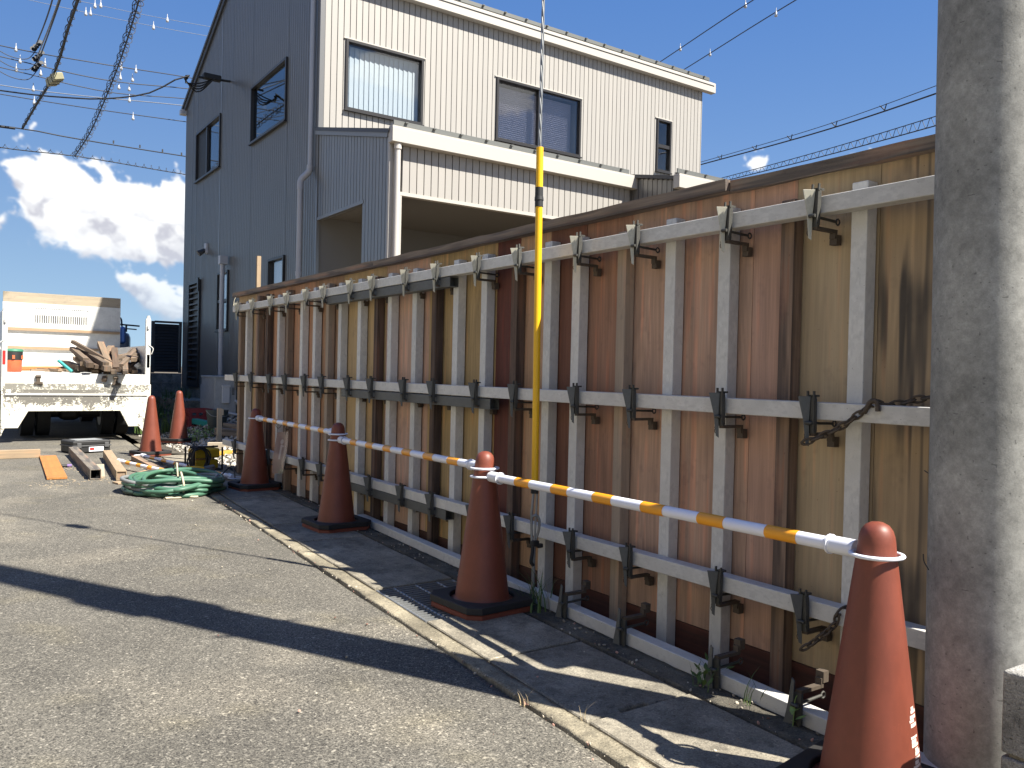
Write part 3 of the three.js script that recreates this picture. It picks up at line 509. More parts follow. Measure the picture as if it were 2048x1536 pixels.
  // carport: lean-to roof, ribbed fascia, pillar, dark inside
  const PZ = -8.43, PX1 = 7.69, OPEN = 3.05;
  { const L2 = Math.hypot(4.21 - 3.70, PZ - HZ), a2 = Math.atan2(4.21 - 3.70, PZ - HZ), g = bx(PX1 - HX + 0.10, 0.045, L2 + 0.06); g.rotateX(a2); g.translate((HX + PX1) / 2 - 0.005, (4.21 + 3.70) / 2 + 0.02, (PZ + HZ) / 2 + 0.02); part(h, 'carport_roof', g, mats.roof);
    const tr = bx(0.02, 0.075, L2 + 0.02); tr.rotateX(a2); tr.translate(HX - 0.035, (4.21 + 3.70) / 2 - 0.01, (PZ + HZ) / 2); part(h, 'carport_rake', tr, mats.dark[1]); }
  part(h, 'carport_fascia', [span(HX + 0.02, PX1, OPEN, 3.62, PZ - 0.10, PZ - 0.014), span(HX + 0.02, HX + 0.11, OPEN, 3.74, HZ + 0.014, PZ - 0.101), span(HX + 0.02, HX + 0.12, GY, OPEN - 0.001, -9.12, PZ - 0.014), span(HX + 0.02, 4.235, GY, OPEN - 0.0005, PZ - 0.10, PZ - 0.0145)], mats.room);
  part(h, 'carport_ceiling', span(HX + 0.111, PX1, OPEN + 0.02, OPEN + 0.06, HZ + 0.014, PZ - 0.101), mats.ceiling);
  strips(4.245, PX1 - 0.002, 0.0925, [], () => OPEN + 0.02, () => 3.62, (a, b, y0, y1, i) => part(h, 'siding_strip', span(a, b, y0, y1, PZ - 0.014, PZ + 0.012), mats.light[i % 3]));
  strips(HZ + 0.03, PZ - 0.03, PT, [], z => z < -9.12 ? OPEN + 0.02 : GY, z => roofY(z) - 0.02, (a, b, y0, y1, i) => part(h, 'siding_strip', span(HX - 0.010, HX + 0.0195, y0, y1, a, b), mats.dark[i % 3]));
  part(h, 'opening_trim', span(4.20, PX1 - 0.003, OPEN - 0.022, OPEN + 0.018, PZ - 0.06, PZ + 0.018), mats.lightTrim);
  part(h, 'opening_trim', span(HX - 0.016, HX + 0.05, OPEN - 0.022, OPEN + 0.018, HZ + 0.03, -9.10), mats.dark[2]);
  part(h, 'pillar_trim', [span(HX - 0.016, HX + 0.02, GY, 3.62, PZ - 0.028, PZ + 0.016), span(4.205, 4.243, GY, OPEN + 0.0, PZ - 0.01, PZ + 0.016), span(HX + 0.0205, 4.204, GY, 3.62, PZ - 0.0135, PZ + 0.004)], mats.lightTrim);
  gut(HX - 0.04, PX1 + 0.02, 3.685, PZ + 0.012);
  snow(HX + 0.02, PX1 - 0.05, 3.795, PZ + 0.03, 10);
  { const w2 = [4.05, 5.7, 4.35]; part(h, 'snow_rail', [span(w2[0] + 0.95, w2[1] + 0.2, w2[2] - 0.04, w2[2] - 0.005, HZ + 0.25, HZ + 0.27)], mats.steel); }
  // second projection at the right with its own gutter
  const QX = 7.72, QZ = -7.62;
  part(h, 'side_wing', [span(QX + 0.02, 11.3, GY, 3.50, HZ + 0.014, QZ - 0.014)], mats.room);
  strips(-10.5, QZ - 0.02, PT, [], () => GY, z => 3.585 + (QZ - z) * 0.2, (a, b, y0, y1, i) => part(h, 'siding_strip', span(QX - 0.01, QX + 0.0195, y0, y1, a, b), mats.dark[i % 3]));
  strips(QX + 0.05, 11.3, PT, [], () => GY, () => 3.42, (a, b, y0, y1, i) => part(h, 'siding_strip', span(a, b, y0, y1, QZ - 0.0135, QZ + 0.012), mats.light[i % 3]));
  { const L3 = 3.0, g = bx(3.68, 0.045, L3); g.rotateX(0.2); g.translate(QX + 1.78, 3.605 + L3 / 2 * 0.2, QZ - L3 / 2 + 0.06); part(h, 'wing_roof', g, mats.roof); }
  gut(QX - 0.06, 11.4, 3.565, QZ + 0.02);
  snow(QX - 0.0, 11.3, 3.675, QZ + 0.04, 10);
  // downpipes
  part(h, 'downpipe', [cyl([HX - 0.06, EAVE - 0.2, HZ - 0.14], [HX - 0.06, 3.74, HZ - 0.14], 0.032, 0.032, 10), tube([[HX - 0.06, 3.78, HZ - 0.14], [HX - 0.07, 3.70, HZ - 0.15], [HX - 0.16, 3.58, HZ - 0.20], [HX - 0.17, 3.45, HZ - 0.20]], 0.044, 12, 10), cyl([HX - 0.17, 3.50, HZ - 0.20], [HX - 0.17, GY, HZ - 0.20], 0.036, 0.036, 10), cyl([HX - 0.17, 2.30, HZ - 0.20], [HX - 0.17, 2.36, HZ - 0.20], 0.042, 0.042, 10)], mats.pvc);
  part(h, 'downpipe', [cyl([HX - 0.12, 2.86, -14.62], [HX - 0.12, GY, -14.62], 0.04, 0.04, 10), bx(0.14, 0.15, 0.12, HX - 0.11, 2.90, -14.62, 0.01), cyl([HX - 0.12, 1.66, -14.62], [HX - 0.12, 1.71, -14.62], 0.047, 0.047, 10)], mats.pvc);
  part(h, 'downpipe', [cyl([4.155, 3.60, PZ + 0.07], [4.155, GY, PZ + 0.07], 0.034, 0.034, 12), cyl([4.155, 3.52, PZ + 0.07], [4.155, 3.60, PZ + 0.07], 0.043, 0.043, 12)], mats.pvcPale);
  part(h, 'downpipe', [cyl([QX + 0.12, 3.46, QZ + 0.07], [QX + 0.12, GY, QZ + 0.07], 0.034, 0.034, 10)], mats.pvcPale);
  // wall lamp and service bracket
  const lamp = part(h, 'wall_lamp', [bx(0.05, 0.20, 0.14, HX - 0.03, 3.27, -16.06, 0.012)], mats.pvc); part(lamp, 'lamp_head', merge([cyl([HX - 0.05, 3.24, -16.06], [HX - 0.17, 3.16, -16.06], 0.035, 0.06, 10)]), mats.darkTrim);
  const sb = part(h, 'service_bracket', [cyl([HX, 6.02, -14.75], [HX - 0.55, 5.98, -14.75], 0.02, 0.02, 6), bx(0.3, 0.10, 0.12, HX - 0.32, 6.02, -14.75, 0.02)], mats.black);
  for (let k = 0; k < 4; k++) part(sb, 'cable_loop', tube([[HX - 0.28, 6.0, -14.75 + k * 0.03], [HX - 0.55, 5.86 - 0.04 * k, -14.72 - 0.03 * k], [HX - 0.78, 5.83 + 0.03 * k, -14.70], [HX - 0.72, 5.92, -14.68 + 0.03 * k], [HX - 0.95, 5.80, -14.60]], 0.012, 16, 5), mats.black);
}
// ---------------------------------------------------------------- added house and garden wall, out of view, whose sunlit plaster lights the formwork
{
  const n = thing('added_house', 'added unseen pale plastered house across the road that lights the formwork', 'house', [0, 0, 0]);
  const plaster = M([0.70, 0.64, 0.54], { roughness: 0.9, map: T.metal });
  part(n, 'wall', uvBox(span(-13, -5.2, -0.1, 6.2, -17, 5), 1), plaster);
  for (const s of [1, -1]) { const g = bx(4.6, 0.12, 22.8); g.rotateZ(-s * 0.42); g.translate(-9.1 + s * 2.05, 7.0, -6); part(n, 'roof', g, mats.roof); }
  for (const z of [-14, -10.5, -6, -2, 2]) for (const y of [1.0, 3.9]) { const w = part(n, 'window', merge([span(-5.2, -5.15, y, y + 0.06, z, z + 1.6), span(-5.2, -5.15, y + 1.14, y + 1.2, z, z + 1.6), span(-5.2, -5.15, y + 0.06, y + 1.14, z, z + 0.06), span(-5.2, -5.15, y + 0.06, y + 1.14, z + 1.54, z + 1.6)]), mats.frame); part(w, 'pane', span(-5.195, -5.18, y + 0.06, y + 1.14, z + 0.06, z + 1.54), mats.blackGloss); }
  const g = thing('added_garden_wall', 'added low pale garden wall outside the view that lights the formwork', 'wall', [0, 0, 0]);
  part(g, 'wall', uvBox(span(-4.1, -3.95, -0.1, 1.15, -30, 8), 1.2), plaster); part(g, 'coping', uvBox(span(-4.14, -3.91, 1.15, 1.21, -30, 8), 1.2, 'z'), mats.concrete3);
}
// louvre fence and block wall beyond the house
{
  const f = thing('louvre_fence', 'dark louvre fence panel on a block wall beside the far house corner', 'fence', [0, 0, 0]);
  const z = -17.9; part(f, 'post', span(3.50, 3.56, 0.92, 1.96, z - 0.03, z + 0.03), mats.darkTrim); part(f, 'post', span(4.03, 4.08, 0.92, 1.929, z - 0.03, z + 0.03), mats.darkTrim); part(f, 'top_rail', span(3.561, 4.08, 1.93, 1.97, z - 0.035, z + 0.035), mats.darkTrim);
  for (let k = 0; k < 16; k++) { for (const [a, b] of [[3.565, 4.025]]) { const g = bx(b - a, 0.072, 0.008); g.rotateX(-0.42); g.translate((a + b) / 2, 0.97 + k * 0.0605, z); part(f, 'slat', g, mats.frame); } }
  const b = thing('block_wall', 'low grey concrete block wall under the dark louvre fence', 'wall', [0, 0, 0]);
  for (let r = 0; r < 4; r++) for (let k = 0; k < 10; k++) { const x0 = 2.9 + k * 0.4 - (r % 2) * 0.2, x1 = Math.min(x0 + 0.392, 4.08); if (x1 - x0 > 0.05) part(b, 'block', uvBox(span(x0, x1, 0.12 + r * 0.2, 0.312 + r * 0.2, z - 0.06, z + 0.06), 1.2, 'x', R(), R()), mats.block); }
  part(b, 'mortar', span(2.91, 4.075, 0, 0.905, z - 0.05, z + 0.05), mats.concrete);
  const s = thing('concrete_step', 'low concrete ledge running beside the dark gable wall', 'step', [0, 0, 0]);
  part(s, 'tread', uvBox(span(3.55, 4.07, 0.02, 0.46, -17.8, -15.2, 0.015), 1.2, 'z'), mats.concrete3);
}

// ---------------------------------------------------------------- utility pole and block wall at the right
{
  const p = thing('utility_pole', 'tall grey concrete utility pole at the right beside the formwork end', 'utility pole', [2.300, 0, -1.074]); p.rotation.set(-0.009, 0, 0.013);
  const g = new THREE.CylinderGeometry(0.096, 0.153, 9.5, 48, 1, true); g.translate(0, 4.55, 0);
  const uv = g.attributes.uv, ps = g.attributes.position; for (let i = 0; i < uv.count; i++) uv.setXY(i, uv.getX(i) * 1, ps.getY(i) / 1.0);
  part(p, 'shaft', flat(g), mats.poleConcrete);
  part(p, 'wire_stub', [tube([[-0.070, 0.815, -0.1405], [-0.098, 0.817, -0.1225], [-0.116, 0.815, -0.1055]], 0.0016, 8, 5), tube([[-0.068, 0.585, -0.1425], [-0.100, 0.573, -0.1225], [-0.126, 0.560, -0.0955]], 0.0016, 10, 5)], mats.black);
  part(p, 'pole_cap', cyl([0, 9.3, 0], [0, 9.32, 0], 0.10, 0.10, 24), mats.poleConcrete);
  for (const [y, a] of [[2.6, 0.5], [3.05, 3.6], [3.5, 0.5], [3.95, 3.6]]) part(p, 'step_bolt', cyl([Math.cos(a) * 0.12, y, Math.sin(a) * 0.12], [Math.cos(a) * 0.30, y, Math.sin(a) * 0.30], 0.009, 0.009, 8), mats.galv);
  part(p, 'junction_box', [bx(0.08, 0.45, 0.09, 0.085, 3.90, -0.072, 0.02), bx(0.08, 0.55, 0.09, -0.09, 4.25, 0.06, 0.02)], mats.pvc);
  const w = thing('block_wall', 'grey concrete block wall end at the lower right beside the pole', 'wall', [0, 0, 0]);
  for (let r = 0; r < 3; r++) for (let k = 0; k < 8; k++) { const z0 = -0.90 + k * 0.40 + (r % 2 ? 0 : -0.2), z1 = z0 + 0.392, a = Math.max(z0, -0.90); if (z1 - a < 0.05) continue; const y0 = [-0.16, 0.03, 0.222][r], y1 = [0.022, 0.214, 0.408][r]; part(w, 'block', uvBox(span(1.985, 2.105, y0, y1, a, z1, 0.006), 0.8, 'z', R(), R()), mats.block); }
  part(w, 'mortar', uvBox(span(1.995, 2.095, -0.16, 0.395, -0.885, 2.2), 0.8), mats.concrete2);
}
// ---------------------------------------------------------------- traffic cones and bars
const coneH = 0.70;
function coneProfile() { const pts = [[0.142, 0.020], [0.145, 0.030], [0.143, 0.040], [0.126, 0.046], [0.121, 0.055]]; for (let k = 0; k <= 10; k++) { const t = k / 10; pts.push([mix(0.119, 0.0455, t), mix(0.07, 0.635, t)]); } pts.push([0.0445, 0.648], [0.042, 0.664], [0.037, 0.679], [0.028, 0.691], [0.015, 0.698], [0.0005, 0.70]); return pts.map(p => new THREE.Vector2(...p)); }
const coneBodyG = (() => { const g = new THREE.LatheGeometry(coneProfile(), 40); const uv = g.attributes.uv; for (let i = 0; i < uv.count; i++) uv.setXY(i, uv.getX(i) * 1.2, uv.getY(i) * 1.4); return flat(g); })();
const basePlate = (s, c) => [[-s, -s + c], [-s + c, -s], [s - c, -s], [s, -s + c], [s, s - c], [s - c, s], [-s + c, s], [-s, s - c]];
const coneBaseG = (() => { const g = plate(basePlate(0.178, 0.045), 0.016, 0.004); g.rotateX(-Math.PI / 2); g.translate(0, 0.004, 0); return uvBox(g, 0.5); })();
const coneWeightG = (() => { const sh = new THREE.Shape(basePlate(0.182, 0.045).map(p => new THREE.Vector2(...p))), ho = new THREE.Path(); ho.absarc(0, 0, 0.148, 0, Math.PI * 2, true); sh.holes.push(ho); const g = flat(new THREE.ExtrudeGeometry(sh, { depth: 0.022, bevelEnabled: true, bevelSize: 0.004, bevelThickness: 0.005, bevelSegments: 2, curveSegments: 28 })); g.rotateX(-Math.PI / 2); g.translate(0, 0.0305, 0); return uvBox(g, 0.5); })();
function cone(label, [x, y, z], turn, m, weight) {
  const c = thing('traffic_cone', label, 'traffic cone', [x, y, z], turn, 'red traffic cones');
  part(c, 'base_plate', coneBaseG, m); part(c, 'cone_body', coneBodyG, m);
  if (weight) part(c, 'ballast_ring', coneWeightG, mats.weight);
  return c;
}
const CONES = [[2.27, -7.20], [2.185, -5.19], [2.015, -3.12], [1.932, -1.18]];
cone('red traffic cone in shade with a hanging plastic sign on its bar', [CONES[0][0], 0.004, CONES[0][1]], 0.10, mats.cone, true);
cone('second red traffic cone along the formwork, between two striped bars', [CONES[1][0], 0.004, CONES[1][1]], 0.04, mats.cone, true);
cone('red traffic cone standing on the drain grating edge', [CONES[2][0], 0.004, CONES[2][1]], 0.08, mats.cone, true);
cone('large nearest red traffic cone with white scuffs, in front of the pole', [CONES[3][0], 0.004, CONES[3][1]], 0.15, mats.cone, true);
cone('red traffic cone beside the truck corner, half in shadow', [2.044, 0.006, -10.38], 0.3, mats.cone, true);
cone('farthest red traffic cone in full sun near the red crate', [2.684, yardY(2.684, 0) + 0.006, -11.84], 0.7, mats.cone, true);
{ // pale scraped patches on the nearest cone: marks in the surface
  const t = scene.children.filter(o => o.name.startsWith('traffic_cone'))[3], r0 = rng(5), g = [];
  for (let k = 0; k < 13; k++) { const y = 0.262 - k * 0.0095 - (k > 4 ? 0.02 : 0) - r0() * 0.003, a = -0.10 + (r0() - 0.5) * 0.14, wd = 0.10 + r0() * 0.28, rad = mix(0.119, 0.0455, (y - 0.07) / 0.565) + 0.0006; g.push(flat(new THREE.CylinderGeometry(rad - 0.0006, rad + 0.0004, 0.004 + r0() * 0.007, 6, 1, true, a, wd).translate(0, y, 0))); }
  part(t, 'scuff_marks', g, M([0.72, 0.55, 0.47], { roughness: 0.8, side: THREE.DoubleSide })).userData.kind = 'stuff';
}
function bar(label, A, B, bands, opts = {}) { // A, B: centres of the end rings
  const a = new THREE.Vector3(...A), b = new THREE.Vector3(...B), d = b.clone().sub(a), L = d.length(); d.normalize();
  const t = thing(opts.name || 'cone_bar', label, 'cone bar', A, 0, opts.group || 'striped cone bars');
  t.quaternion.setFromUnitVectors(new THREE.Vector3(0, 0, 1), d);
  const R0 = 0.0185, s = 0.062;
  part(t, 'tube', cyl([0, 0, s + 0.01], [0, 0, L - s - 0.01], R0, R0, 14), mats.tapeWhite);
  for (const [z0, z1] of [[s - 0.006, s + 0.075], [L - s - 0.075, L - s + 0.006]]) part(t, 'end_sleeve', [cyl([0, 0, z0], [0, 0, z1], 0.0235, 0.0235, 16), cyl([0, 0, z0 < 0.5 ? z1 - 0.006 : z0], [0, 0, z0 < 0.5 ? z1 : z0 + 0.006], 0.0265, 0.0265, 16)], mats.white);
  for (const z of [0, L]) { const rg = flat(new THREE.TorusGeometry(0.0605, 0.0068, 8, 26)); rg.rotateX(Math.PI / 2); rg.scale(1, 0.8, 1); rg.translate(0, -0.004, z); part(t, 'end_ring', rg, mats.white); }
  for (const [u0, u1] of bands) part(t, 'tape_band', cyl([0, 0, mix(s, L - s, u0)], [0, 0, mix(s, L - s, u1)], R0 + 0.0009, R0 + 0.0009, 14, true), mats.tapeOrange);
  return t;
}
const evenBands = (n, f = 0.40) => { const o = []; for (let k = 0; k < n; k++) { const c = (k + 1) / (n + 0.85); o.push([c - f / (n + 1) / 2, c + f / (n + 1) / 2]); } return o; };
bar('white and orange striped bar between the nearest cone and the drain cone', [CONES[2][0], 0.595, CONES[2][1]], [CONES[3][0], 0.625, CONES[3][1]], evenBands(6, 0.42));
bar('white and orange striped bar joining the second cone to the drain cone', [CONES[1][0], 0.592, CONES[1][1]], [CONES[2][0], 0.632, CONES[2][1]], evenBands(6, 0.42));
bar('striped bar carrying the plastic sign between the two far cones', [CONES[0][0], 0.622, CONES[0][1]], [CONES[1][0], 0.632, CONES[1][1]], evenBands(6, 0.42));
bar('striped bar lying on the road across the loose timbers', [1.50, 0.075, -9.30], [1.88, 0.055, -7.90], evenBands(5, 0.42), { name: 'loose_bar', group: 'striped bars on the ground' });
bar('longer striped bar lying on the paving behind the green hose', [1.86, 0.05, -10.0], [2.24, 0.05, -7.66], evenBands(6, 0.42), { name: 'loose_bar', group: 'striped bars on the ground' });
{ // plastic sign hanging from the far bar
  const t = thing('hanging_sign', 'clear plastic warning sheet hanging from the far striped bar', 'sign', [2.238, 0.60, -6.42]);
  const w = 0.30, hh = 0.33, g = new THREE.PlaneGeometry(hh * 0.72, hh, 14, 10); g.rotateY(-Math.PI / 2); const p = g.attributes.position;
  for (let i = 0; i < p.count; i++) { const z = p.getZ(i), y = p.getY(i); p.setX(i, -0.02 + 0.035 * Math.cos(z * 13) + 0.02 * Math.sin(y * 9 + z * 5)); p.setY(i, y - 0.21 + z * 0.12); }
  g.computeVertexNormals();
  const cv = document.createElement('canvas'); cv.width = 192; cv.height = 256; const c = cv.getContext('2d'); c.fillStyle = '#a58d8b'; c.fillRect(0, 0, 192, 256); c.fillStyle = '#cfc6c6'; c.beginPath(); c.arc(52, 60, 15, 0, 7); c.fill(); c.fillRect(44, 78, 17, 90); c.fillRect(56, 84, 22, 9); c.fillStyle = '#6a5557'; for (const [x, y, ww, q] of [[96, 96, 70, 14], [100, 132, 56, 8], [102, 150, 60, 6], [104, 166, 44, 6]]) for (let k = 0; k < ww; k += 11) c.fillRect(x + k, y + (k % 3), 7, q);
  const tx = new THREE.CanvasTexture(cv); tx.colorSpace = THREE.SRGBColorSpace;
  part(t, 'sheet', g, M([0.95, 0.9, 0.9], { phys: true, map: tx, roughness: 0.18, transmission: 0.65, thickness: 0, side: THREE.DoubleSide, clearcoat: 0.4 }));
  for (const z of [-0.10, 0.10]) part(t, 'tie', tube([[0.0, 0.03, z], [-0.022, 0.0, z], [0, -0.025, z], [0.022, 0.0, z], [0, 0.03, z], [-0.012, -0.06, z * 0.97]], 0.002, 20, 4), mats.black);
}
// ---------------------------------------------------------------- guy wire with yellow guard
{
  const g = thing('guy_wire', 'steel guy wire with yellow guard tube rising in front of the formwork', 'guy wire', [2.262, 0, -3.075]);
  part(g, 'guard_tube', cyl([0, 0.53, 0], [0.006, 2.10, -0.03], 0.0165, 0.0165, 18), mats.yellow);
  part(g, 'tape_wrap', [cyl([0.0048, 1.825, -0.025], [0.005, 1.855, -0.026], 0.019, 0.019, 16), cyl([0.005, 1.855, -0.026], [0.0052, 1.872, -0.027], 0.0215, 0.0205, 16), cyl([0.0052, 1.872, -0.027], [0.0053, 1.915, -0.028], 0.0188, 0.0188, 16)], mats.black);
  part(g, 'collar', cyl([0, 0.505, 0], [0, 0.532, 0], 0.0185, 0.0185, 16), mats.black);
  const strand = []; for (let k = 0; k < 3; k++) { const pts = []; for (let i = 0; i <= 260; i++) { const y = 2.06 + i * 0.022, a = i * 0.62 + k * 2.094; pts.push([0.006 + (y - 2.1) * 0.004 + Math.cos(a) * 0.0042, y, -0.03 - (y - 2.1) * 0.006 + Math.sin(a) * 0.0042]); } strand.push(tube(pts, 0.0042, 520, 5)); }
  part(g, 'wire_strand', strand, mats.galv);
  part(g, 'strain_insulator', flat(new THREE.LatheGeometry([[0.001, -0.13], [0.035, -0.11], [0.05, -0.05], [0.034, 0], [0.05, 0.05], [0.035, 0.11], [0.001, 0.13]].map(p => new THREE.Vector2(...p)), 14).translate(0.016, 4.25, -0.045)), mats.pvc);
  part(g, 'thimble_loop', tube([[-0.008, 0.51, 0], [-0.012, 0.45, 0], [-0.012, 0.40, -0.002], [0.004, 0.405, 0.01], [0.018, 0.385, 0.014], [0.022, 0.34, 0.01], [0.012, 0.29, 0.0], [-0.004, 0.26, 0], [-0.008, 0.33, -0.006], [-0.012, 0.40, -0.004]], 0.0062, 60, 7), mats.galv);
  part(g, 'anchor_rod', [cyl([0.0, -0.1, 0.0], [0.004, 0.30, 0.0], 0.008, 0.008, 8), cyl([0.006, 0.28, 0.0], [0.012, 0.51, 0.003], 0.005, 0.005, 8)], mats.galv);
  part(g, 'black_tie', [bx(0.036, 0.028, 0.03, 0.004, 0.275, 0.004, 0.006), bx(0.03, 0.02, 0.02, 0.03, 0.262, 0.008, 0.005), tube([[-0.01, 0.27, 0.008], [-0.015, 0.23, 0.012], [-0.02, 0.19, 0.012], [-0.008, 0.175, 0.014]], 0.008, 12, 6)], mats.black);
}
// ---------------------------------------------------------------- truck
{
  const t = thing('dump_truck', 'white flatbed work truck seen from behind, tailgate lowered, loaded with timber', 'truck', [0, 0, 0]);
  const X0 = 0.66, X1 = 2.47, Z0 = -12.67, Z1 = -15.6, FY = 0.925;
  part(t, 'bed_floor', [span(X0, X1, FY - 0.14, FY, Z1 + 0.02, Z0, 0.008)], mats.truckWhite);
  part(t, 'underframe', [span(1.15, 1.27, 0.45, FY - 0.141, -16.5, Z0 - 0.15), span(1.87, 1.99, 0.45, FY - 0.141, -16.5, Z0 - 0.15), span(0.95, 2.2, 0.60, 0.70, -13.2, -13.1), cyl([0.8, 0.34, -13.75], [2.35, 0.34, -13.75], 0.07, 0.07, 10), bx(0.28, 0.26, 0.28, 1.57, 0.36, -13.75, 0.08), span(X0 + 0.1, X1 - 0.1, 0.30, 0.62, -14.9, -14.85)], mats.black);
  // lowered tail board with cut-away foot
  const tail = part(t, 'lowered_tailgate', uvBox(plate([[X0, 0.785], [X0, 0.09], [0.70, 0.2], [0.85, 0.2], [0.965, 0.42], [2.08, 0.42], [2.19, 0.2], [2.32, 0.2], [2.40, 0.09], [X1, 0.09], [X1, 0.785]], 0.04, 0.003).translate(0, 0, Z0 + 0.012), 1, 'y'), mats.truckChipped);
  { const uv = tail.geometry.attributes.uv; for (let i = 0; i < uv.count; i++) uv.setXY(i, (uv.getX(i) - X0) / (X1 - X0), (uv.getY(i) - 0.09) / 0.70 * 0.98 + 0.01); }
  part(tail, 'tailgate_ridge', [span(X0 + 0.04, X1 - 0.04, 0.63, 0.655, Z0 + 0.056, Z0 + 0.068)], mats.truckWhite);
  for (const x of [1.08, 2.02]) part(tail, 'hinge', uvBox(merge([bx(0.045, 0.09, 0.03, x, 0.84, Z0 + 0.018, 0.005), bx(0.10, 0.035, 0.026, x, 0.79, Z0 + 0.066, 0.005), cyl([x - 0.03, 0.875, Z0 + 0.02], [x + 0.03, 0.875, Z0 + 0.02], 0.022, 0.022, 10)]), 0.5), mats.rustIron);
  for (const [x, s] of [[X0, 1], [X1, -1]]) {
    const sp = part(t, 'side_panel', uvBox(span(Math.min(x, x + s * 0.045), Math.max(x, x + s * 0.045), FY + 0.002, 1.34, Z1 + 0.05, Z0 - 0.06), 1), mats.truckWhite);
    part(sp, 'rear_stake', [span(Math.min(x, x + s * 0.065), Math.max(x, x + s * 0.065), FY - 0.16, 1.72, Z0 - 0.055, Z0 + 0.004, 0.006), cyl([x + s * 0.03, 1.72, Z0 - 0.025], [x + s * 0.03, 1.765, Z0 - 0.025], 0.026, 0.02, 10)], mats.truckWhite);
    part(sp, 'reflector', span(x + s * 0.012, x + s * 0.045, 1.03, 1.21, Z0 + 0.0045, Z0 + 0.008), mats.red);
    part(sp, 'latch', [bx(0.02, 0.05, 0.03, x + s * 0.035, 1.60, Z0 + 0.01), tube([[x + s * 0.03, 1.35, Z0 + 0.006], [x - s * 0.03, 1.3, Z0 + 0.02], [x - s * 0.01, 1.22, Z0 + 0.02]], 0.006, 8, 5)], mats.truckWhite);
  }
  // headboard with slotted vent
  const hb = part(t, 'headboard', uvBox(merge([span(0.815, 1.27, FY + 0.002, 2.03, Z1, Z1 + 0.05), span(2.045, 2.54, FY + 0.002, 2.03, Z1, Z1 + 0.05), span(1.27, 2.045, FY + 0.002, 1.71, Z1, Z1 + 0.05), span(1.27, 2.045, 1.955, 2.03, Z1, Z1 + 0.05)]), 1), mats.truckWhite);
  for (let k = 0; k < 24; k++) part(hb, 'vent_slat', bx(0.017, 0.246, 0.03, 1.29 + k * 0.0322, 1.8325, Z1 + 0.025), mats.truckWhite);
  for (const y of [1.60, 1.30]) part(hb, 'cross_batten', uvBox(span(0.83, 2.53, y - 0.022, y + 0.022, Z1 + 0.052, Z1 + 0.085), 0.7, 'x', R(), R()), mats.lumber);
  part(hb, 'top_board', uvBox(span(0.82, 2.54, 2.032, 2.195, Z1 + 0.004, Z1 + 0.045), 0.8, 'x', R(), R()), mats.paleLumber);
  for (const x of [0.95, 1.98]) for (const dx of [0, 0.2]) { const w = part(t, 'wheel', uvBox(merge([cyl([x + dx, 0.34, -13.75], [x + dx + 0.16, 0.34, -13.75], 0.33, 0.33, 28)]), 0.4), mats.tyre); part(w, 'rim', cyl([x + dx - 0.003, 0.34, -13.75], [x + dx + 0.163, 0.34, -13.75], 0.19, 0.19, 20), mats.galv); }
  for (const x of [0.85, 2.12]) part(t, 'wheel', cyl([x, 0.34, -16.9], [x + 0.19, 0.34, -16.9], 0.33, 0.33, 24), mats.tyre);
  // cab beyond the headboard
  const cab = part(t, 'cab', uvBox(span(0.85, 2.45, 0.45, 1.98, -17.75, -16.0, 0.08), 1), mats.truckWhite);
  part(cab, 'rear_window', span(1.15, 2.15, 1.35, 1.86, -15.998, -15.985), mats.blackGloss);
  const mir = part(t, 'mirror', [bx(0.10, 0.30, 0.18, 2.63, 1.58, -15.9, 0.04)], M([0.10, 0.22, 0.55], { roughness: 0.25, metalness: 0.3 })); part(mir, 'mirror_arm', tube([[2.42, 1.86, -16.3], [2.62, 1.9, -16.1], [2.63, 1.72, -15.92]], 0.014, 12, 6), mats.black);
}
{ // black vehicle just seen behind the truck
  const t = thing('parked_van', 'dark parked vehicle with roof rack glimpsed behind the truck', 'car', [2.75, 0, -17.0]);
  part(t, 'body', bx(0.9, 0.85, 3.4, 0.05, 0.95, -2.2, 0.12), mats.blackGloss);
  part(t, 'cabin', bx(0.78, 0.42, 2.2, 0.05, 1.52, -2.3, 0.12), M([0.20, 0.22, 0.25], { roughness: 0.15, metalness: 0.2 }));
  const rk = part(t, 'roof_rack', [cyl([-0.3, 1.90, -1.3], [0.6, 1.86, -1.3], 0.018, 0.018, 6), cyl([-0.3, 1.84, -1.6], [0.6, 1.80, -1.6], 0.014, 0.014, 6), cyl([-0.02, 1.73, -1.3], [-0.02, 1.90, -1.3], 0.02, 0.02, 6), cyl([0.35, 1.73, -1.3], [0.35, 1.88, -1.3], 0.02, 0.02, 6)], mats.black);
  for (const z of [-1.1, -3.3]) part(t, 'wheel', cyl([-0.42, 0.32, z], [0.5, 0.32, z], 0.31, 0.31, 20), mats.tyre);
}
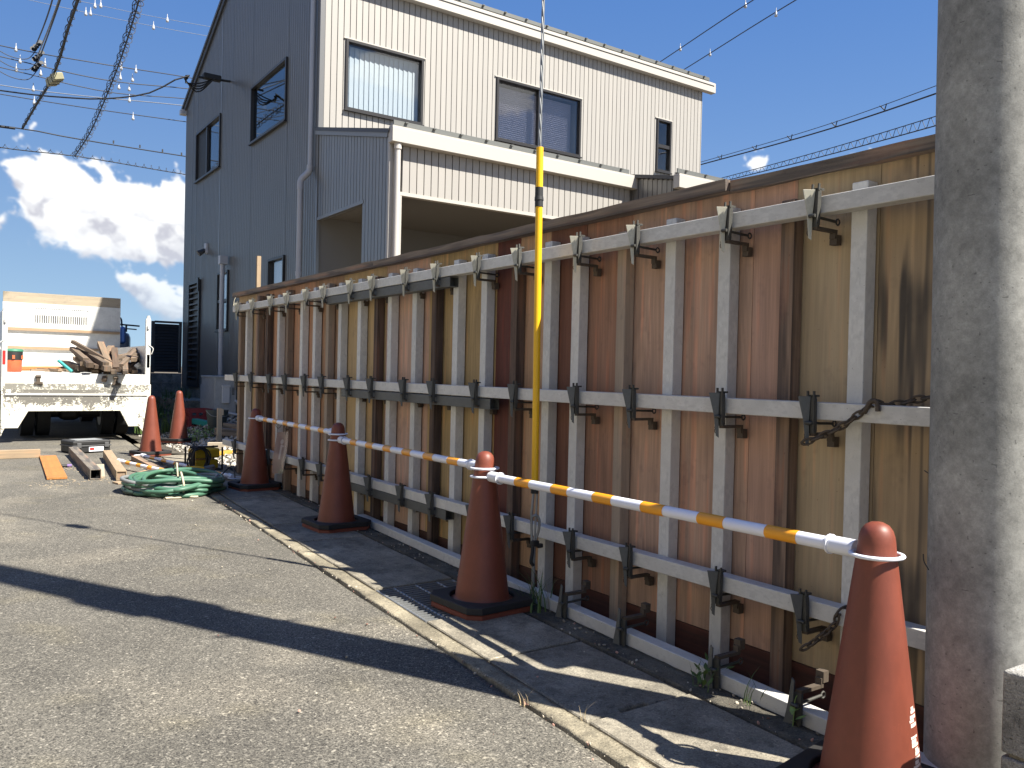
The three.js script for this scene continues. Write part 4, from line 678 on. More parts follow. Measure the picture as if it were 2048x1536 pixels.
// load on the truck bed
{
  const FY = 0.93, r = rng(17);
  // [centre x, y, z, length, turn, tilt, section]
  let n = 0; const where = ['leftmost', 'crossed', 'upright'];
  const stick = (x, y, z, L, ry, rx, s, m, label) => { const t = solo('timber_offcut', label, 'timber', uvBox(bx(s, s * 0.75, L, 0, 0, 0), 0.6, 'z', r(), r()), m, 'timber offcuts heaped on the truck bed'); t.position.set(x, y, z); t.rotation.set(rx, ry, 0, 'YXZ'); };
  const ms = [M([0.30, 0.22, 0.15], { map: T.old }), M([0.36, 0.26, 0.17], { map: T.wood[1] }), M([0.22, 0.15, 0.10], { map: T.old }), M([0.27, 0.2, 0.14], { map: T.wood[3] })];
  const lab = 'weathered timber offcut in the heap on the truck bed';
  for (let k = 0; k < 11; k++) stick(mix(1.62, 2.34, k / 10), FY + 0.035 + (k % 3) * 0.012, -13.35 - r() * 0.25, 1.1, (r() - 0.5) * 0.2, 0.0 + r() * 0.02, 0.06 + r() * 0.02, ms[k % 4], lab);
  for (let k = 0; k < 8; k++) stick(mix(1.72, 2.30, k / 7), FY + 0.13 + (k % 2) * 0.02, -13.3 - r() * 0.3, 1.0, (r() - 0.5) * 0.5, 0.12 + r() * 0.08, 0.06 + r() * 0.02, ms[(k + 1) % 4], lab);
  for (const [x, y, z, L, ry, rx, s] of [[1.78, 1.22, -13.0, 0.75, 0.75, 0.42, 0.06], [1.93, 1.17, -12.95, 0.8, 0.05, 0.5, 0.085], [2.05, 1.14, -12.9, 0.7, -0.12, 0.42, 0.08], [2.17, 1.08, -12.85, 0.8, -0.15, 0.28, 0.07], [2.22, 1.16, -13.1, 0.9, -0.95, 0.20, 0.09], [2.28, 1.20, -13.3, 0.8, -1.0, 0.18, 0.08], [1.70, 1.08, -12.95, 0.6, 0.3, 0.2, 0.07], [1.86, 1.04, -12.85, 0.7, 0.1, 0.12, 0.09], [2.0, 0.99, -12.78, 0.6, -0.1, 0.12, 0.07]]) stick(x, y, z, L, ry, rx, s, ms[n % 4], ['long timber offcut slanting up to the left above the truck heap', 'thick timber offcut tilted up near the middle of the truck heap', 'timber offcut tilted up just right of the thickest one on the truck heap', 'timber offcut pointing at the tailgate right of the heap middle', 'wide timber offcut slanting up to the right side panel of the truck', 'timber offcut lying behind the wide one against the truck side panel', 'short timber offcut at the left foot of the truck heap', 'thick timber offcut low in the middle of the truck heap', 'timber offcut lying lowest at the tailgate edge of the heap'][n++], );
  for (let k = 0; k < 16; k++) stick(mix(1.55, 2.36, (k * 7 % 16) / 15), FY + 0.10 + r() * 0.17, -13.0 - r() * 0.25, 0.55 + r() * 0.5, (r() - 0.5) * 1.1, 0.08 + r() * 0.38, 0.05 + r() * 0.045, ms[k % 4], lab);
  stick(2.12, 1.0, -12.72, 0.72, -0.06, 0.14, 0.06, ms[0], 'weathered timber offcut poking out over the tailgate');
  const bk = thing('bucket', 'red and black bucket with a green lid at the left of the truck bed', 'bucket', [0.815, FY, -13.1]);
  part(bk, 'bucket_body', flat(new THREE.LatheGeometry([[0, 0], [0.105, 0], [0.108, 0.15], [0.112, 0.16]].map(p => new THREE.Vector2(...p)), 24)), mats.bucketRed);
  part(bk, 'rim', flat(new THREE.LatheGeometry([[0.113, 0.16], [0.115, 0.165], [0.118, 0.27], [0.105, 0.275]].map(p => new THREE.Vector2(...p)), 24)), mats.black);
  part(bk, 'lid', flat(new THREE.LatheGeometry([[0.0, 0.315], [0.10, 0.31], [0.122, 0.295], [0.12, 0.276]].map(p => new THREE.Vector2(...p)), 24)), mats.green);
  for (let k = 0; k < 6; k++) { const a = k * 1.05; part(bk, 'clip', bx(0.03, 0.05, 0.012, Math.sin(a) * 0.121, 0.20, Math.cos(a) * 0.121), mats.bucketRed); }
  const ob = solo('orange_plank', 'thin orange plank lying in the truck bed behind the bucket', 'plank', uvBox(bx(0.75, 0.03, 0.16), 0.7, 'x'), mats.orangeLumber); ob.position.set(1.18, FY + 0.05, -13.45); ob.rotation.set(0.2, 0.12, 0);
  const tb = solo('teal_tube', 'short teal plastic tube leaning among the offcuts on the truck', 'tube', uvBox(cyl([0, 0, 0], [0.16, -0.15, 0.1], 0.022, 0.022, 10), 1), mats.teal); tb.position.set(1.34, 1.10, -12.95);
  for (let k = 0; k < 7; k++) stick(1.12 + r() * 0.45, FY + 0.02 + r() * 0.03, -12.85 - r() * 0.2, 0.25 + r() * 0.2, r() * 3, 0.03, 0.035, mats.lumber2, 'small pale wood scrap at the front edge of the truck bed');
}
// ---------------------------------------------------------------- loose materials on the road
{
  const plank = (name, label, [x0, z0], [x1, z1], wd, th, y, m, tilt = 0) => { const L = Math.hypot(x1 - x0, z1 - z0), o = solo(name, label, 'timber', uvBox(bx(wd, th, L, 0, 0, 0, Math.min(0.002, th / 4)), 0.7, 'z', R(), R()), m); o.position.set((x0 + x1) / 2, y + th / 2, (z0 + z1) / 2); o.rotation.set(tilt, Math.atan2(x1 - x0, z1 - z0), 0, 'YXZ'); return o; };
  plank('orange_plank', 'wide bright orange plank lying on the road at the left', [0.89, -8.53], [1.01, -10.6], 0.165, 0.02, 0.002, mats.orangeLumber);
  plank('timber_beam', 'pale squared timber lying crosswise at the left frame edge', [0.10, -10.62], [0.935, -10.63], 0.09, 0.09, 0.001, mats.lumber);
  // hollow square pipes
  const pipe = (label, [x0, z0], [x1, z1], s, m, fill) => { const L = Math.hypot(x1 - x0, z1 - z0), t = thing('square_pipe', label, 'pipe', [(x0 + x1) / 2, 0.003, (z0 + z1) / 2], Math.atan2(x0 - x1, z0 - z1)); const w = 0.006; part(t, 'shell', uvBox(merge([bx(s, w, L, 0, w / 2, 0), bx(s, w, L, 0, s - w / 2, 0), bx(w, s - 2 * w, L, -s / 2 + w / 2, s / 2, 0), bx(w, s - 2 * w, L, s / 2 - w / 2, s / 2, 0)]), 0.7, 'z', R(), R()), m); part(t, 'inner_plug', bx(s - 2 * w - 0.001, s - 2 * w - 0.001, L - (fill ? 0.02 : 0.8), 0, s / 2, 0), fill ? mats.lumber2 : mats.black); };
  pipe('hollow square pipe lying on the road beside the orange plank', [1.185, -8.38], [1.28, -10.75], 0.092, mats.greyLumber, false);
  pipe('square pipe plugged with wood between two planks on the road', [1.375, -8.22], [1.57, -10.3], 0.085, mats.lumber, true);
  plank('short_block', 'short pale timber block standing between the two square pipes', [1.235, -8.45], [1.30, -8.95], 0.075, 0.05, 0.001, mats.paleLumber, -0.12);
  plank('thin_board', 'thin pale board under the end of the striped bar', [1.29, -8.02], [1.62, -8.1], 0.12, 0.014, 0.001, mats.lumber);
  plank('timber_batten', 'grey timber batten lying below the red cone by the truck', [1.80, -9.95], [1.79, -8.55], 0.085, 0.05, 0.002, mats.lumber2);
  plank('timber_batten', 'pale timber batten crossing under the striped bar', [1.50, -8.2], [1.93, -9.15], 0.085, 0.035, 0.003, mats.lumber, 0.04);
  const mk = thing('marker_pen', 'small purple and black marker lying beside the orange plank', 'marker', [1.03, 0.016, -9.5], 0.1); part(mk, 'barrel', cyl([0, 0, 0], [0.05, 0, 0.0], 0.015, 0.015, 8), mats.black); part(mk, 'cap', cyl([0.05, 0, 0], [0.09, 0, 0.004], 0.017, 0.017, 8), M([0.16, 0.09, 0.26], { roughness: 0.5 }));
  // tool box
  const tb = thing('tool_box', 'black plastic tool case with white label on the road behind the planks', 'tool box', [1.455, 0, -11.1], 0.28);
  part(tb, 'case_bottom', bx(0.44, 0.085, 0.34, 0, 0.045, 0, 0.02), mats.black); part(tb, 'case_lid', bx(0.445, 0.06, 0.345, 0, 0.121, 0, 0.02), mats.black); part(tb, 'rim', bx(0.455, 0.018, 0.355, 0, 0.088, 0, 0.005), M([0.07, 0.07, 0.072], { roughness: 0.5 }));
  part(tb, 'lid_panel', [bx(0.30, 0.006, 0.22, 0, 0.152, 0, 0.002), bx(0.12, 0.008, 0.05, -0.1, 0.153, 0.06, 0.002)], M([0.25, 0.26, 0.26], { roughness: 0.5 }));
  part(tb, 'label_sticker', bx(0.17, 0.055, 0.002, 0.05, 0.047, 0.1712), mats.white); part(tb, 'label_sticker', bx(0.05, 0.03, 0.002, 0.0, 0.05, 0.1726), mats.red); for (const x of [-0.15, 0.17]) part(tb, 'latch', bx(0.05, 0.06, 0.014, x, 0.095, 0.176, 0.004), M([0.10, 0.10, 0.10], { roughness: 0.4 }));
  // green hose coil
  const hc = thing('hose_coil', 'tied coil of green and grey hose lying on the road edge', 'hose', [1.63, 0, -7.36]);
  const rh = rng(23);
  for (let k = 0; k < 17; k++) { const pts = [], a0 = rh() * 6, rx = 0.25 + rh() * 0.13, rz = 0.28 + rh() * 0.16, ph = rh() * 6, y0 = 0.020 + Math.floor(k / 5) * 0.026, ox = (rh() - 0.5) * 0.10, oz = (rh() - 0.5) * 0.14; for (let i = 0; i < 14; i++) { const a = a0 + i / 14 * Math.PI * 2; pts.push([ox + Math.cos(a) * (rx + 0.04 * Math.sin(2 * a + ph)), y0 + 0.020 * (1 + Math.sin(a * 2 + ph)) * (k > 4 ? 1 : 0.12), oz + Math.sin(a) * (rz + 0.05 * Math.cos(3 * a + ph))]); } part(hc, 'hose_loop', tube(pts, k % 4 === 3 ? 0.019 : 0.0175, 44, 8, true), k === 7 || k === 13 ? mats.greyHose : k % 5 === 2 ? mats.darkHose : mats.greenHose); }
  part(hc, 'rope_tie', tube([[0.0, 0.004, 0.36], [-0.01, 0.10, 0.42], [-0.01, 0.185, 0.33], [0.0, 0.18, 0.26], [0.01, 0.06, 0.22], [0, 0.008, 0.30]], 0.009, 30, 6, true), mats.rope);
  part(hc, 'rope_end', [tube([[-0.01, 0.012, 0.42], [-0.06, 0.010, 0.45], [-0.14, 0.010, 0.44], [-0.16, 0.012, 0.46]], 0.010, 14, 6), tube([[0.01, 0.012, 0.42], [0.05, 0.010, 0.46], [0.09, 0.010, 0.47]], 0.010, 10, 6)], mats.rope);
  part(hc, 'rope_tie', tube([[0.09, 0.02, -0.22], [0.09, 0.17, -0.26], [0.10, 0.2, -0.32], [0.10, 0.15, -0.40], [0.1, 0.02, -0.38]], 0.008, 24, 6, true), mats.rope);
  // yellow machine with black cable coil
  const m = thing('welding_machine', 'small yellow machine with black cable coil beside the formwork end', 'machine', [2.22, 0, -8.72], 0.15);
  part(m, 'frame', [cyl([-0.14, 0.008, 0.11], [-0.14, 0.24, 0.11], 0.01, 0.01, 6), cyl([0.15, 0.008, 0.11], [0.15, 0.24, 0.11], 0.01, 0.01, 6), cyl([-0.14, 0.008, -0.11], [-0.14, 0.24, -0.11], 0.01, 0.01, 6), cyl([0.15, 0.008, -0.11], [0.15, 0.24, -0.11], 0.01, 0.01, 6), cyl([-0.14, 0.012, 0.11], [0.15, 0.012, 0.11], 0.01, 0.01, 6), cyl([0.15, 0.012, 0.11], [0.15, 0.012, -0.11], 0.01, 0.01, 6), cyl([-0.14, 0.24, 0.0], [0.15, 0.24, 0.0], 0.01, 0.01, 6)], mats.black);
  part(m, 'housing', [bx(0.26, 0.10, 0.19, 0.005, 0.18, 0, 0.02), bx(0.24, 0.09, 0.17, 0.005, 0.07, 0, 0.015)], mats.machineYellow);
  for (let k = 0; k < 9; k++) { const pts = []; const rx = 0.085 + rh() * 0.03, ph = rh() * 6; for (let i = 0; i < 12; i++) { const a = i / 12 * Math.PI * 2; pts.push([-0.10 + Math.cos(a) * rx + 0.01 * Math.sin(3 * a + ph), 0.13 + Math.sin(a) * (rx + 0.02), 0.12 + 0.02 * Math.sin(a + ph) + k * 0.004]); } part(m, 'cable_loop', tube(pts, 0.007, 32, 6, true), mats.black); }
  // angle grinder and its lead
  const gd = thing('power_grinder', 'yellow handheld power tool lying across the hose coil', 'power tool', [1.98, 0.09, -8.05], 0.0);
  part(gd, 'grip', flat(new THREE.LatheGeometry([[0.001, 0], [0.025, 0.005], [0.034, 0.06], [0.036, 0.12], [0.030, 0.19], [0.028, 0.2], [0.001, 0.2]].map(p => new THREE.Vector2(...p)), 16).rotateZ(Math.PI / 2).translate(0.08, 0, 0)), mats.yellow);
  part(gd, 'motor_head', [cyl([0.08, 0, 0], [0.17, 0.01, -0.01], 0.028, 0.032, 12), cyl([0.15, -0.03, 0], [0.15, 0.03, 0], 0.03, 0.03, 12)], M([0.14, 0.14, 0.14], { roughness: 0.5, metalness: 0.4 }));
  part(gd, 'power_lead', tube([[-0.11, 0.0, 0], [-0.2, -0.04, 0.06], [-0.18, -0.07, 0.2], [0.1, -0.06, 0.3], [0.26, 0.05, 0.25], [0.24, -0.05, 0.45]], 0.006, 40, 6), mats.black);
  // survey stakes
  const st = solo('timber_stake', 'pale timber stake standing in the gravel beside the machine', 'stake', uvBox(merge([bx(0.055, 0.50, 0.05, 0, 0.24, 0, 0.002), bx(0.02, 0.08, 0.05, 0.036, 0.44, 0)]), 0.6, 'y', R(), R()), mats.paleLumber); st.position.set(3.02, 0.03, -11.1);
  const s2 = solo('timber_stake', 'tall pale timber stake rising behind the far end of the formwork', 'stake', uvBox(bx(0.042, 2.3, 0.035, 0, 1.1, 0), 0.6, 'y', R(), R()), mats.lumber); s2.position.set(2.79, 0.0, -8.86); s2.rotation.x = 0;
  const tie = solo('wire_tie', 'thin pale wire from the cap timber to the upper rail end', 'wire', tube([[2.47, 1.80, -8.50], [2.43, 1.74, -8.46], [2.40, 1.67, -8.40]], 0.002, 10, 5), mats.rope);
  // things beside the house
  const u = thing('outdoor_unit', 'pale grey outdoor appliance unit standing against the dark house side', 'outdoor unit', [3.72, 0.29, -13.75]);
  part(u, 'cabinet', bx(0.34, 0.60, 0.80, 0, 0.30, 0, 0.012), mats.applianceGrey); part(u, 'top_cover', bx(0.36, 0.03, 0.83, 0, 0.612, 0, 0.006), mats.applianceGrey); part(u, 'side_cover', bx(0.20, 0.44, 0.14, -0.05, 0.26, -0.48, 0.01), mats.applianceGrey);
  part(u, 'valve_cover', [bx(0.12, 0.26, 0.035, 0.0, 0.33, 0.417, 0.01), bx(0.13, 0.03, 0.05, 0, 0.47, 0.42, 0.006)], M([0.6, 0.6, 0.59], { roughness: 0.5 })); for (let k = 0; k < 6; k++) part(u, 'vent_slot', bx(0.04, 0.012, 0.004, 0.12, 0.44 - k * 0.02, 0.401), mats.darkTrim);
  part(u, 'pipe_hose', [tube([[0.15, 0.25, 0.4], [0.24, 0.10, 0.55], [0.16, 0.03, 0.62], [0.02, 0.05, 0.52]], 0.022, 20, 7), tube([[0.17, 0.2, 0.4], [0.28, 0.05, 0.6], [0.1, 0.02, 0.7]], 0.015, 20, 7)], mats.pvc);
  const c = thing('bottle_crate', 'faded red plastic crate on the ground beside the grey unit', 'crate', [3.30, 0.10, -13.35], 0.05);
  for (const [w, d, x, z] of [[0.36, 0.02, 0, 0.15], [0.36, 0.02, 0, -0.15], [0.02, 0.28, 0.17, 0], [0.02, 0.28, -0.17, 0]]) { for (const [y, hh] of [[0.03, 0.06], [0.17, 0.05], [0.28, 0.06]]) part(c, 'rail', bx(w, hh, d, x, y, z), mats.crate); for (const q of [-0.42, -0.14, 0.14, 0.42]) part(c, 'upright', bx(w > 0.1 ? 0.03 : 0.018, 0.28, w > 0.1 ? 0.018 : 0.03, x + (w > 0.1 ? q * 0.36 : 0), 0.15, z + (w > 0.1 ? 0 : q * 0.28)), mats.crate); }
  part(c, 'floor', bx(0.34, 0.015, 0.28, 0, 0.01, 0), mats.crate);
  const bk = thing('dark_bucket', 'dark grey bucket standing behind the pale timber stake', 'bucket', [3.30, 0.16, -12.25]); part(bk, 'bucket_body', flat(new THREE.LatheGeometry([[0, 0], [0.12, 0], [0.15, 0.27], [0.16, 0.28], [0.145, 0.28], [0.115, 0.02], [0, 0.02]].map(p => new THREE.Vector2(...p)), 20)), M([0.06, 0.075, 0.075], { roughness: 0.6 })); part(bk, 'handle', tube([[-0.155, 0.27, 0], [-0.1, 0.2, 0.13], [0.1, 0.2, 0.13], [0.155, 0.27, 0]], 0.005, 16, 5), mats.galv);
  const gt = solo('green_conduit', 'teal green square conduit lying on the gravel by the farthest cone', 'conduit', uvBox(bx(0.09, 0.08, 1.4, 0, 0, 0, 0.008), 1), mats.teal); gt.position.set(3.25, 0.22, -13.1); gt.rotation.set(0.06, 0.28, 0);
  const yb = solo('yellow_board', 'small yellow board on the gravel behind the machine', 'board', uvBox(bx(0.30, 0.02, 0.22), 0.6, 'x'), M([0.75, 0.45, 0.06], { map: T.wood[0] })); yb.position.set(2.78, 0.045, -10.0); yb.rotation.set(0, 0.3, 0.05);
  for (const [x, z, L, ry, y, lb] of [[3.35, -10.6, 1.9, 0.25, 0.19, 'dark timber beam lying beside the formwork end, nearest of the stacked beams'], [3.55, -10.9, 2.1, 0.2, 0.23, 'grey timber beam lying beside the house wall behind the stake'], [2.98, -10.5, 0.5, 1.2, 0.075, 'short pale board lying flat on the gravel near the stake']]) { const o = solo('timber_beam', lb, 'timber', uvBox(bx(0.10, 0.09, L, 0, 0, 0, 0.004), 0.7, 'z', R(), R()), ry > 1 ? mats.paleLumber : mats.greyLumber); o.position.set(x, y, z); o.rotation.set(0, ry, 0); }
}

// ---------------------------------------------------------------- overhead lines
{
  const line = (name, label, pts, r, m, seg = 40, group) => { const t = thing(name, label, 'cable', [0, 0, 0], 0, group); part(t, 'conductor', tube(pts, r, seg, 5), m); return t; };
  const far = 'power lines crossing the sky behind the house';
  line('power_line', 'uppermost of three parallel power lines running left to the house roof', [[-14, 9.3, -23.6], [1.06, 8.42, -22.82], [3.14, 8.42, -22.62], [6.1, 9.01, -23.99], [16, 9.6, -26]], 0.013, mats.wire, 60, far);
  line('power_line', 'middle of three parallel power lines running left to the house roof', [[-14, 9.1, -23.6], [1.07, 8.19, -22.89], [3.4, 8.26, -23.3], [6.12, 8.75, -24.07], [16, 9.3, -26]], 0.013, mats.wire, 60, far);
  line('power_line', 'lowest of three parallel power lines running left to the house roof', [[-14, 8.9, -23.6], [1.08, 7.96, -22.96], [3.4, 8.0, -23.4], [6.15, 8.5, -24.14], [16, 9.1, -26]], 0.012, mats.wire, 60, far);
  line('service_cable', 'thick service cable dipping from the left to the house gable bracket', [[-9, 6.6, -21], [0.77, 5.59, -16.36], [1.62, 5.38, -15.32], [2.13, 5.39, -15.04], [2.79, 5.55, -14.75], [3.15, 5.80, -14.60]], 0.013, mats.black, 60);
  line('power_line', 'pale grey power line just below the three dark parallel lines', [[-14, 9.6, -29.5], [1.36, 9.21, -28.84], [6.82, 9.44, -27.99], [16, 9.8, -27]], 0.014, mats.paleWire, 40, far);
  line('power_line', 'thin dark line below the service cable, left of the house', [[-14, 8.3, -26], [1.18, 7.91, -25.05], [5.94, 7.9, -24.37], [16, 8.3, -23.6]], 0.012, mats.wire, 40, far);
  line('power_line', 'upper of two faint high lines above the lashed cable', [[-14, 14, -33], [3.58, 13.27, -31.53], [8.12, 13.2, -30.7], [18, 13.6, -29]], 0.008, mats.paleWire, 40, far);
  line('power_line', 'lower of two faint high lines above the lashed cable', [[-14, 13.6, -33], [2.3, 12.99, -31.75], [7.82, 12.9, -30.89], [18, 13.2, -29]], 0.008, mats.paleWire, 40, far);
  const loops = (t, pts, n, amp, r, seg) => { const cv = new THREE.CatmullRomCurve3(pts.map(p => new THREE.Vector3(...p))), out = [], rl = rng(n); for (let i = 0; i <= n * 8; i++) { const u = i / (n * 8), p = cv.getPointAt(u), a = i / 8 * Math.PI * 2; out.push([p.x + Math.cos(a) * amp * (0.6 + rl() * 0.3), p.y + Math.sin(a) * amp * 0.9, p.z + Math.sin(a * 0.5) * amp * 0.5]); } part(t, 'lashing', tube(out, r, n * 16, 4), mats.wire); };
  const A = [[1.47, 6.10, -10.5], [1.51, 6.09, -12.98], [1.56, 6.2, -14.54], [1.61, 6.23, -16.11], [1.62, 6.27, -17.67], [1.55, 6.28, -19.24], [1.44, 6.23, -21.33]];
  const cA = line('bundled_cable', 'thick bundled cable carrying a beige splice box, descending from the top left', A, 0.024, mats.black, 60); loops(cA, A, 26, 0.05, 0.007);
  const bxs = part(cA, 'splice_box', [bx(0.17, 0.13, 0.62, 0, 0, 0, 0.02)], M([0.30, 0.28, 0.17], { roughness: 0.6 })); bxs.position.set(1.64, 6.17, -17.1); bxs.rotation.set(0.05, 0.1, 0.3); part(bxs, 'strap', [bx(0.18, 0.14, 0.025, 0, 0, 0.16), bx(0.18, 0.14, 0.025, 0, 0, -0.12)], mats.black);
  const B = [[2.0, 6.1, -10.5], [2.26, 6.23, -12.81], [2.53, 6.38, -15.94], [2.64, 6.29, -18.6], [2.63, 6.1, -20.21], [2.59, 6.01, -22.31]];
  const cB = line('lashed_cable', 'cable wrapped in loose spiral lashing, descending to the cloud top', B, 0.013, mats.black, 60); loops(cB, B, 44, 0.085, 0.006); loops(cB, B, 29, 0.06, 0.006);
  const w7 = [[-12, 6.6, -22.5], [1.02, 6.19, -21.37], [1.44, 6.23, -21.33], [2.07, 6.19, -21.29], [5.55, 6.52, -22.7], [14, 7.2, -25]], c7 = line('telephone_cable', 'black cable with small clips crossing just above the big cloud', w7, 0.014, mats.black, 60);
  line('telephone_cable', 'thick black cable end joining the bundled cable at the left edge', [[-8, 6.35, -22], [0.6, 6.2, -21.4], [1.30, 6.20, -21.33]], 0.03, mats.black, 20);
  for (const [x, y, z] of [[3.35, 6.36, -21.85], [3.98, 6.42, -22.1], [4.55, 6.46, -22.33], [5.05, 6.50, -22.52]]) part(c7, 'clip', bx(0.03, 0.07, 0.03, x, y + 0.02, z), mats.black);
  const w8 = [[-12, 6.5, -23.2], [1.08, 5.98, -22.44], [2.59, 6.01, -22.31], [5.82, 6.28, -23.74], [14, 7, -26]], c8 = line('telephone_cable', 'black cable with spiral lashing skimming the top of the cloud', w8, 0.012, mats.black, 60); loops(c8, [[0.2, 6.0, -22.5], [1.08, 6.02, -22.44], [2.59, 6.05, -22.31], [5.82, 6.31, -23.74]], 26, 0.055, 0.005);
  // dropper lines with insulators
  [[[1.35, 7.1, -11], [1.55, 7.45, -16.75], [1.76, 8.5, -22.75]], [[1.5, 7.1, -11], [1.65, 7.47, -16.74], [1.80, 8.28, -22.81]], [[1.53, 7.1, -11], [1.67, 7.47, -16.73], [1.79, 8.06, -22.88]]].forEach((p, i) => {
    const t = line('dropper_line', ['topmost', 'middle', 'lowest'][i] + ' of three lines dropping from the top left to dark insulators', p, 0.014, i === 1 ? mats.paleWire : mats.wire, 30, 'dropper lines at the top left');
    const e = p[2], ins = []; for (let k = 0; k < 4; k++) ins.push(flat(new THREE.CylinderGeometry(0.075 - k * 0.008, 0.03, 0.05, 10).rotateX(1.2).translate(e[0] - 0.03 + k * 0.045, e[1] - 0.03 + k * 0.05, e[2] + k * 0.05))); part(t, 'insulator', ins, mats.black);
    part(t, 'jumper', tube([[e[0] + 0.05, e[1], e[2]], [e[0] - 0.15, e[1] - 0.28, e[2]], [e[0] - 0.5, e[1] - 0.30, e[2]], [e[0] - 1.0, e[1] - 0.08, e[2]], [e[0] - 1.4, e[1] + 0.08, e[2]]], 0.010, 24, 5), mats.wire);
  });
  // right-hand lines
  line('power_line', 'left of two power lines rising from the roof corner to the top right', [[12.5, 8.9, -5], [14.22, 9.24, -11.43], [16.73, 9.92, -17.82], [18.5, 10.4, -23]], 0.013, mats.wire, 40, 'power lines above the formwork');
  line('power_line', 'right of two power lines rising from the roof corner to the top right', [[13.2, 8.9, -4], [14.83, 9.2, -10.66], [17.21, 9.66, -17.49], [19, 10.1, -23]], 0.013, mats.wire, 40, 'power lines above the formwork');
  const c3 = line('telephone_cable', 'sagging cable hung on hooks above the formwork, left of the pole', [[21.6, 8.4, -26], [21.06, 8.27, -20.1], [20.38, 8.10, -14.52], [18.51, 7.66, -9.87], [15.5, 7.0, -4]], 0.02, mats.black, 50); part(c3, 'messenger_wire', tube([[21.6, 8.5, -26], [21.05, 8.35, -20.09], [20.36, 8.23, -14.5], [18.48, 7.83, -9.85], [15.5, 7.2, -4]], 0.010, 50, 5), mats.wire);
  for (const [x, y, z] of [[20.98, 8.30, -18.66], [20.85, 8.27, -17.15], [20.63, 8.23, -15.68], [20.22, 8.13, -13.91], [19.52, 7.98, -12.04]]) part(c3, 'hanger', [cyl([x, y - 0.06, z], [x - 0.05, y + 0.08, z + 0.08], 0.014, 0.014, 5), cyl([x, y - 0.06, z], [x - 0.02, y + 0.08, z - 0.12], 0.014, 0.014, 5)], mats.black);
  const c4 = line('lashed_cable', 'twin cable with zigzag lashing just above the formwork cap', [[22.3, 7.8, -26], [21.63, 7.70, -19.69], [20.61, 7.46, -14.49], [18.7, 6.98, -9.94], [15.8, 6.3, -4]], 0.015, mats.black, 50); part(c4, 'messenger_wire', tube([[22.3, 7.95, -26], [21.62, 7.82, -19.69], [20.58, 7.62, -14.48], [18.67, 7.19, -9.93], [15.8, 6.5, -4]], 0.012, 50, 5), mats.wire);
  { const a = new THREE.CatmullRomCurve3([[21.63, 7.70, -19.69], [20.61, 7.46, -14.49], [18.7, 6.98, -9.94]].map(p => new THREE.Vector3(...p))), b = new THREE.CatmullRomCurve3([[21.62, 7.82, -19.69], [20.58, 7.62, -14.48], [18.67, 7.19, -9.93]].map(p => new THREE.Vector3(...p))), pts = []; for (let k = 0; k <= 64; k++) { const p = (k % 2 ? a : b).getPointAt(k / 64); pts.push(p.toArray()); } part(c4, 'lashing', tube(pts, 0.008, 300, 4), mats.wire); }
  // small white insulator clips on the lines
  const bulbG = flat(new THREE.LatheGeometry([[0.001, -0.10], [0.045, -0.085], [0.05, -0.03], [0.03, 0.0], [0.026, 0.05], [0.012, 0.07], [0.010, 0.16], [0.001, 0.165]].map(p => new THREE.Vector2(...p)), 8));
  bulbG.scale(0.72, 0.8, 0.72);
  const bulbs = [[2.95, 9.65, -22.21], [3.07, 9.68, -22.18], [2.77, 9.46, -22.31], [2.87, 9.48, -22.29], [4.53, 9.64, -21.95], [4.24, 9.43, -22.09], [1.38, 8.42, -22.8], [1.47, 8.19, -22.87], [1.4, 7.99, -22.93], [1.98, 8.22, -22.82], [1.9, 8.0, -22.89], [3.6, 8.42, -22.55], [3.93, 8.41, -22.5], [3.6, 8.2, -22.63], [3.87, 8.2, -22.58], [3.58, 7.98, -22.7], [3.81, 7.98, -22.66], [1.76, 7.63, -23.01], [1.79, 7.34, -23.09], [3.83, 7.72, -22.73], [3.94, 7.32, -22.83]];
  for (const p of bulbs) { const o = solo('wire_marker', 'small white insulator marker on the lines left of the house', 'insulator', bulbG, mats.glassWhite, 'white markers left of the house'); o.position.set(...p); }
  for (const p of [[14.69, 9.41, -12.47], [16.29, 9.92, -16.01], [15.18, 9.19, -12.02], [16.87, 9.76, -15.48]]) { const o = solo('wire_marker', 'small white insulator marker on the two lines right of the house', 'insulator', bulbG, mats.glassWhite, 'white markers right of the house'); o.position.set(...p); }
}
// ---------------------------------------------------------------- weeds, dry sprouts, gravel
function blades(n, h, spread, seed, wide = 0.004, lean = 0.6) {
  const r = rng(seed), pos = [], idx = [];
  for (let k = 0; k < n; k++) {
    const a = r() * 6.283, x0 = (r() - 0.5) * spread, z0 = (r() - 0.5) * spread, H = h * (0.45 + 0.55 * r()), l = lean * H * (0.3 + 0.7 * r()), w = wide * (0.6 + 0.6 * r()), o = pos.length / 3;
    for (let s = 0; s <= 4; s++) { const t = s / 4, ww = w * (1 - t * 0.92), bx0 = x0 + Math.cos(a) * l * t * t, bz0 = z0 + Math.sin(a) * l * t * t, y = H * (t - 0.18 * t * t); pos.push(bx0 - Math.sin(a) * ww, y, bz0 + Math.cos(a) * ww, bx0 + Math.sin(a) * ww, y, bz0 - Math.cos(a) * ww); }
    for (let s = 0; s < 4; s++) { const q = o + s * 2; idx.push(q, q + 1, q + 2, q + 2, q + 1, q + 3); }
  }
  const g = new THREE.BufferGeometry(); g.setAttribute('position', new THREE.Float32BufferAttribute(pos, 3)); g.setAttribute('uv', new THREE.Float32BufferAttribute(new Float32Array(pos.length / 3 * 2), 2)); g.setIndex(idx); g.computeVertexNormals(); return flat(g);
}
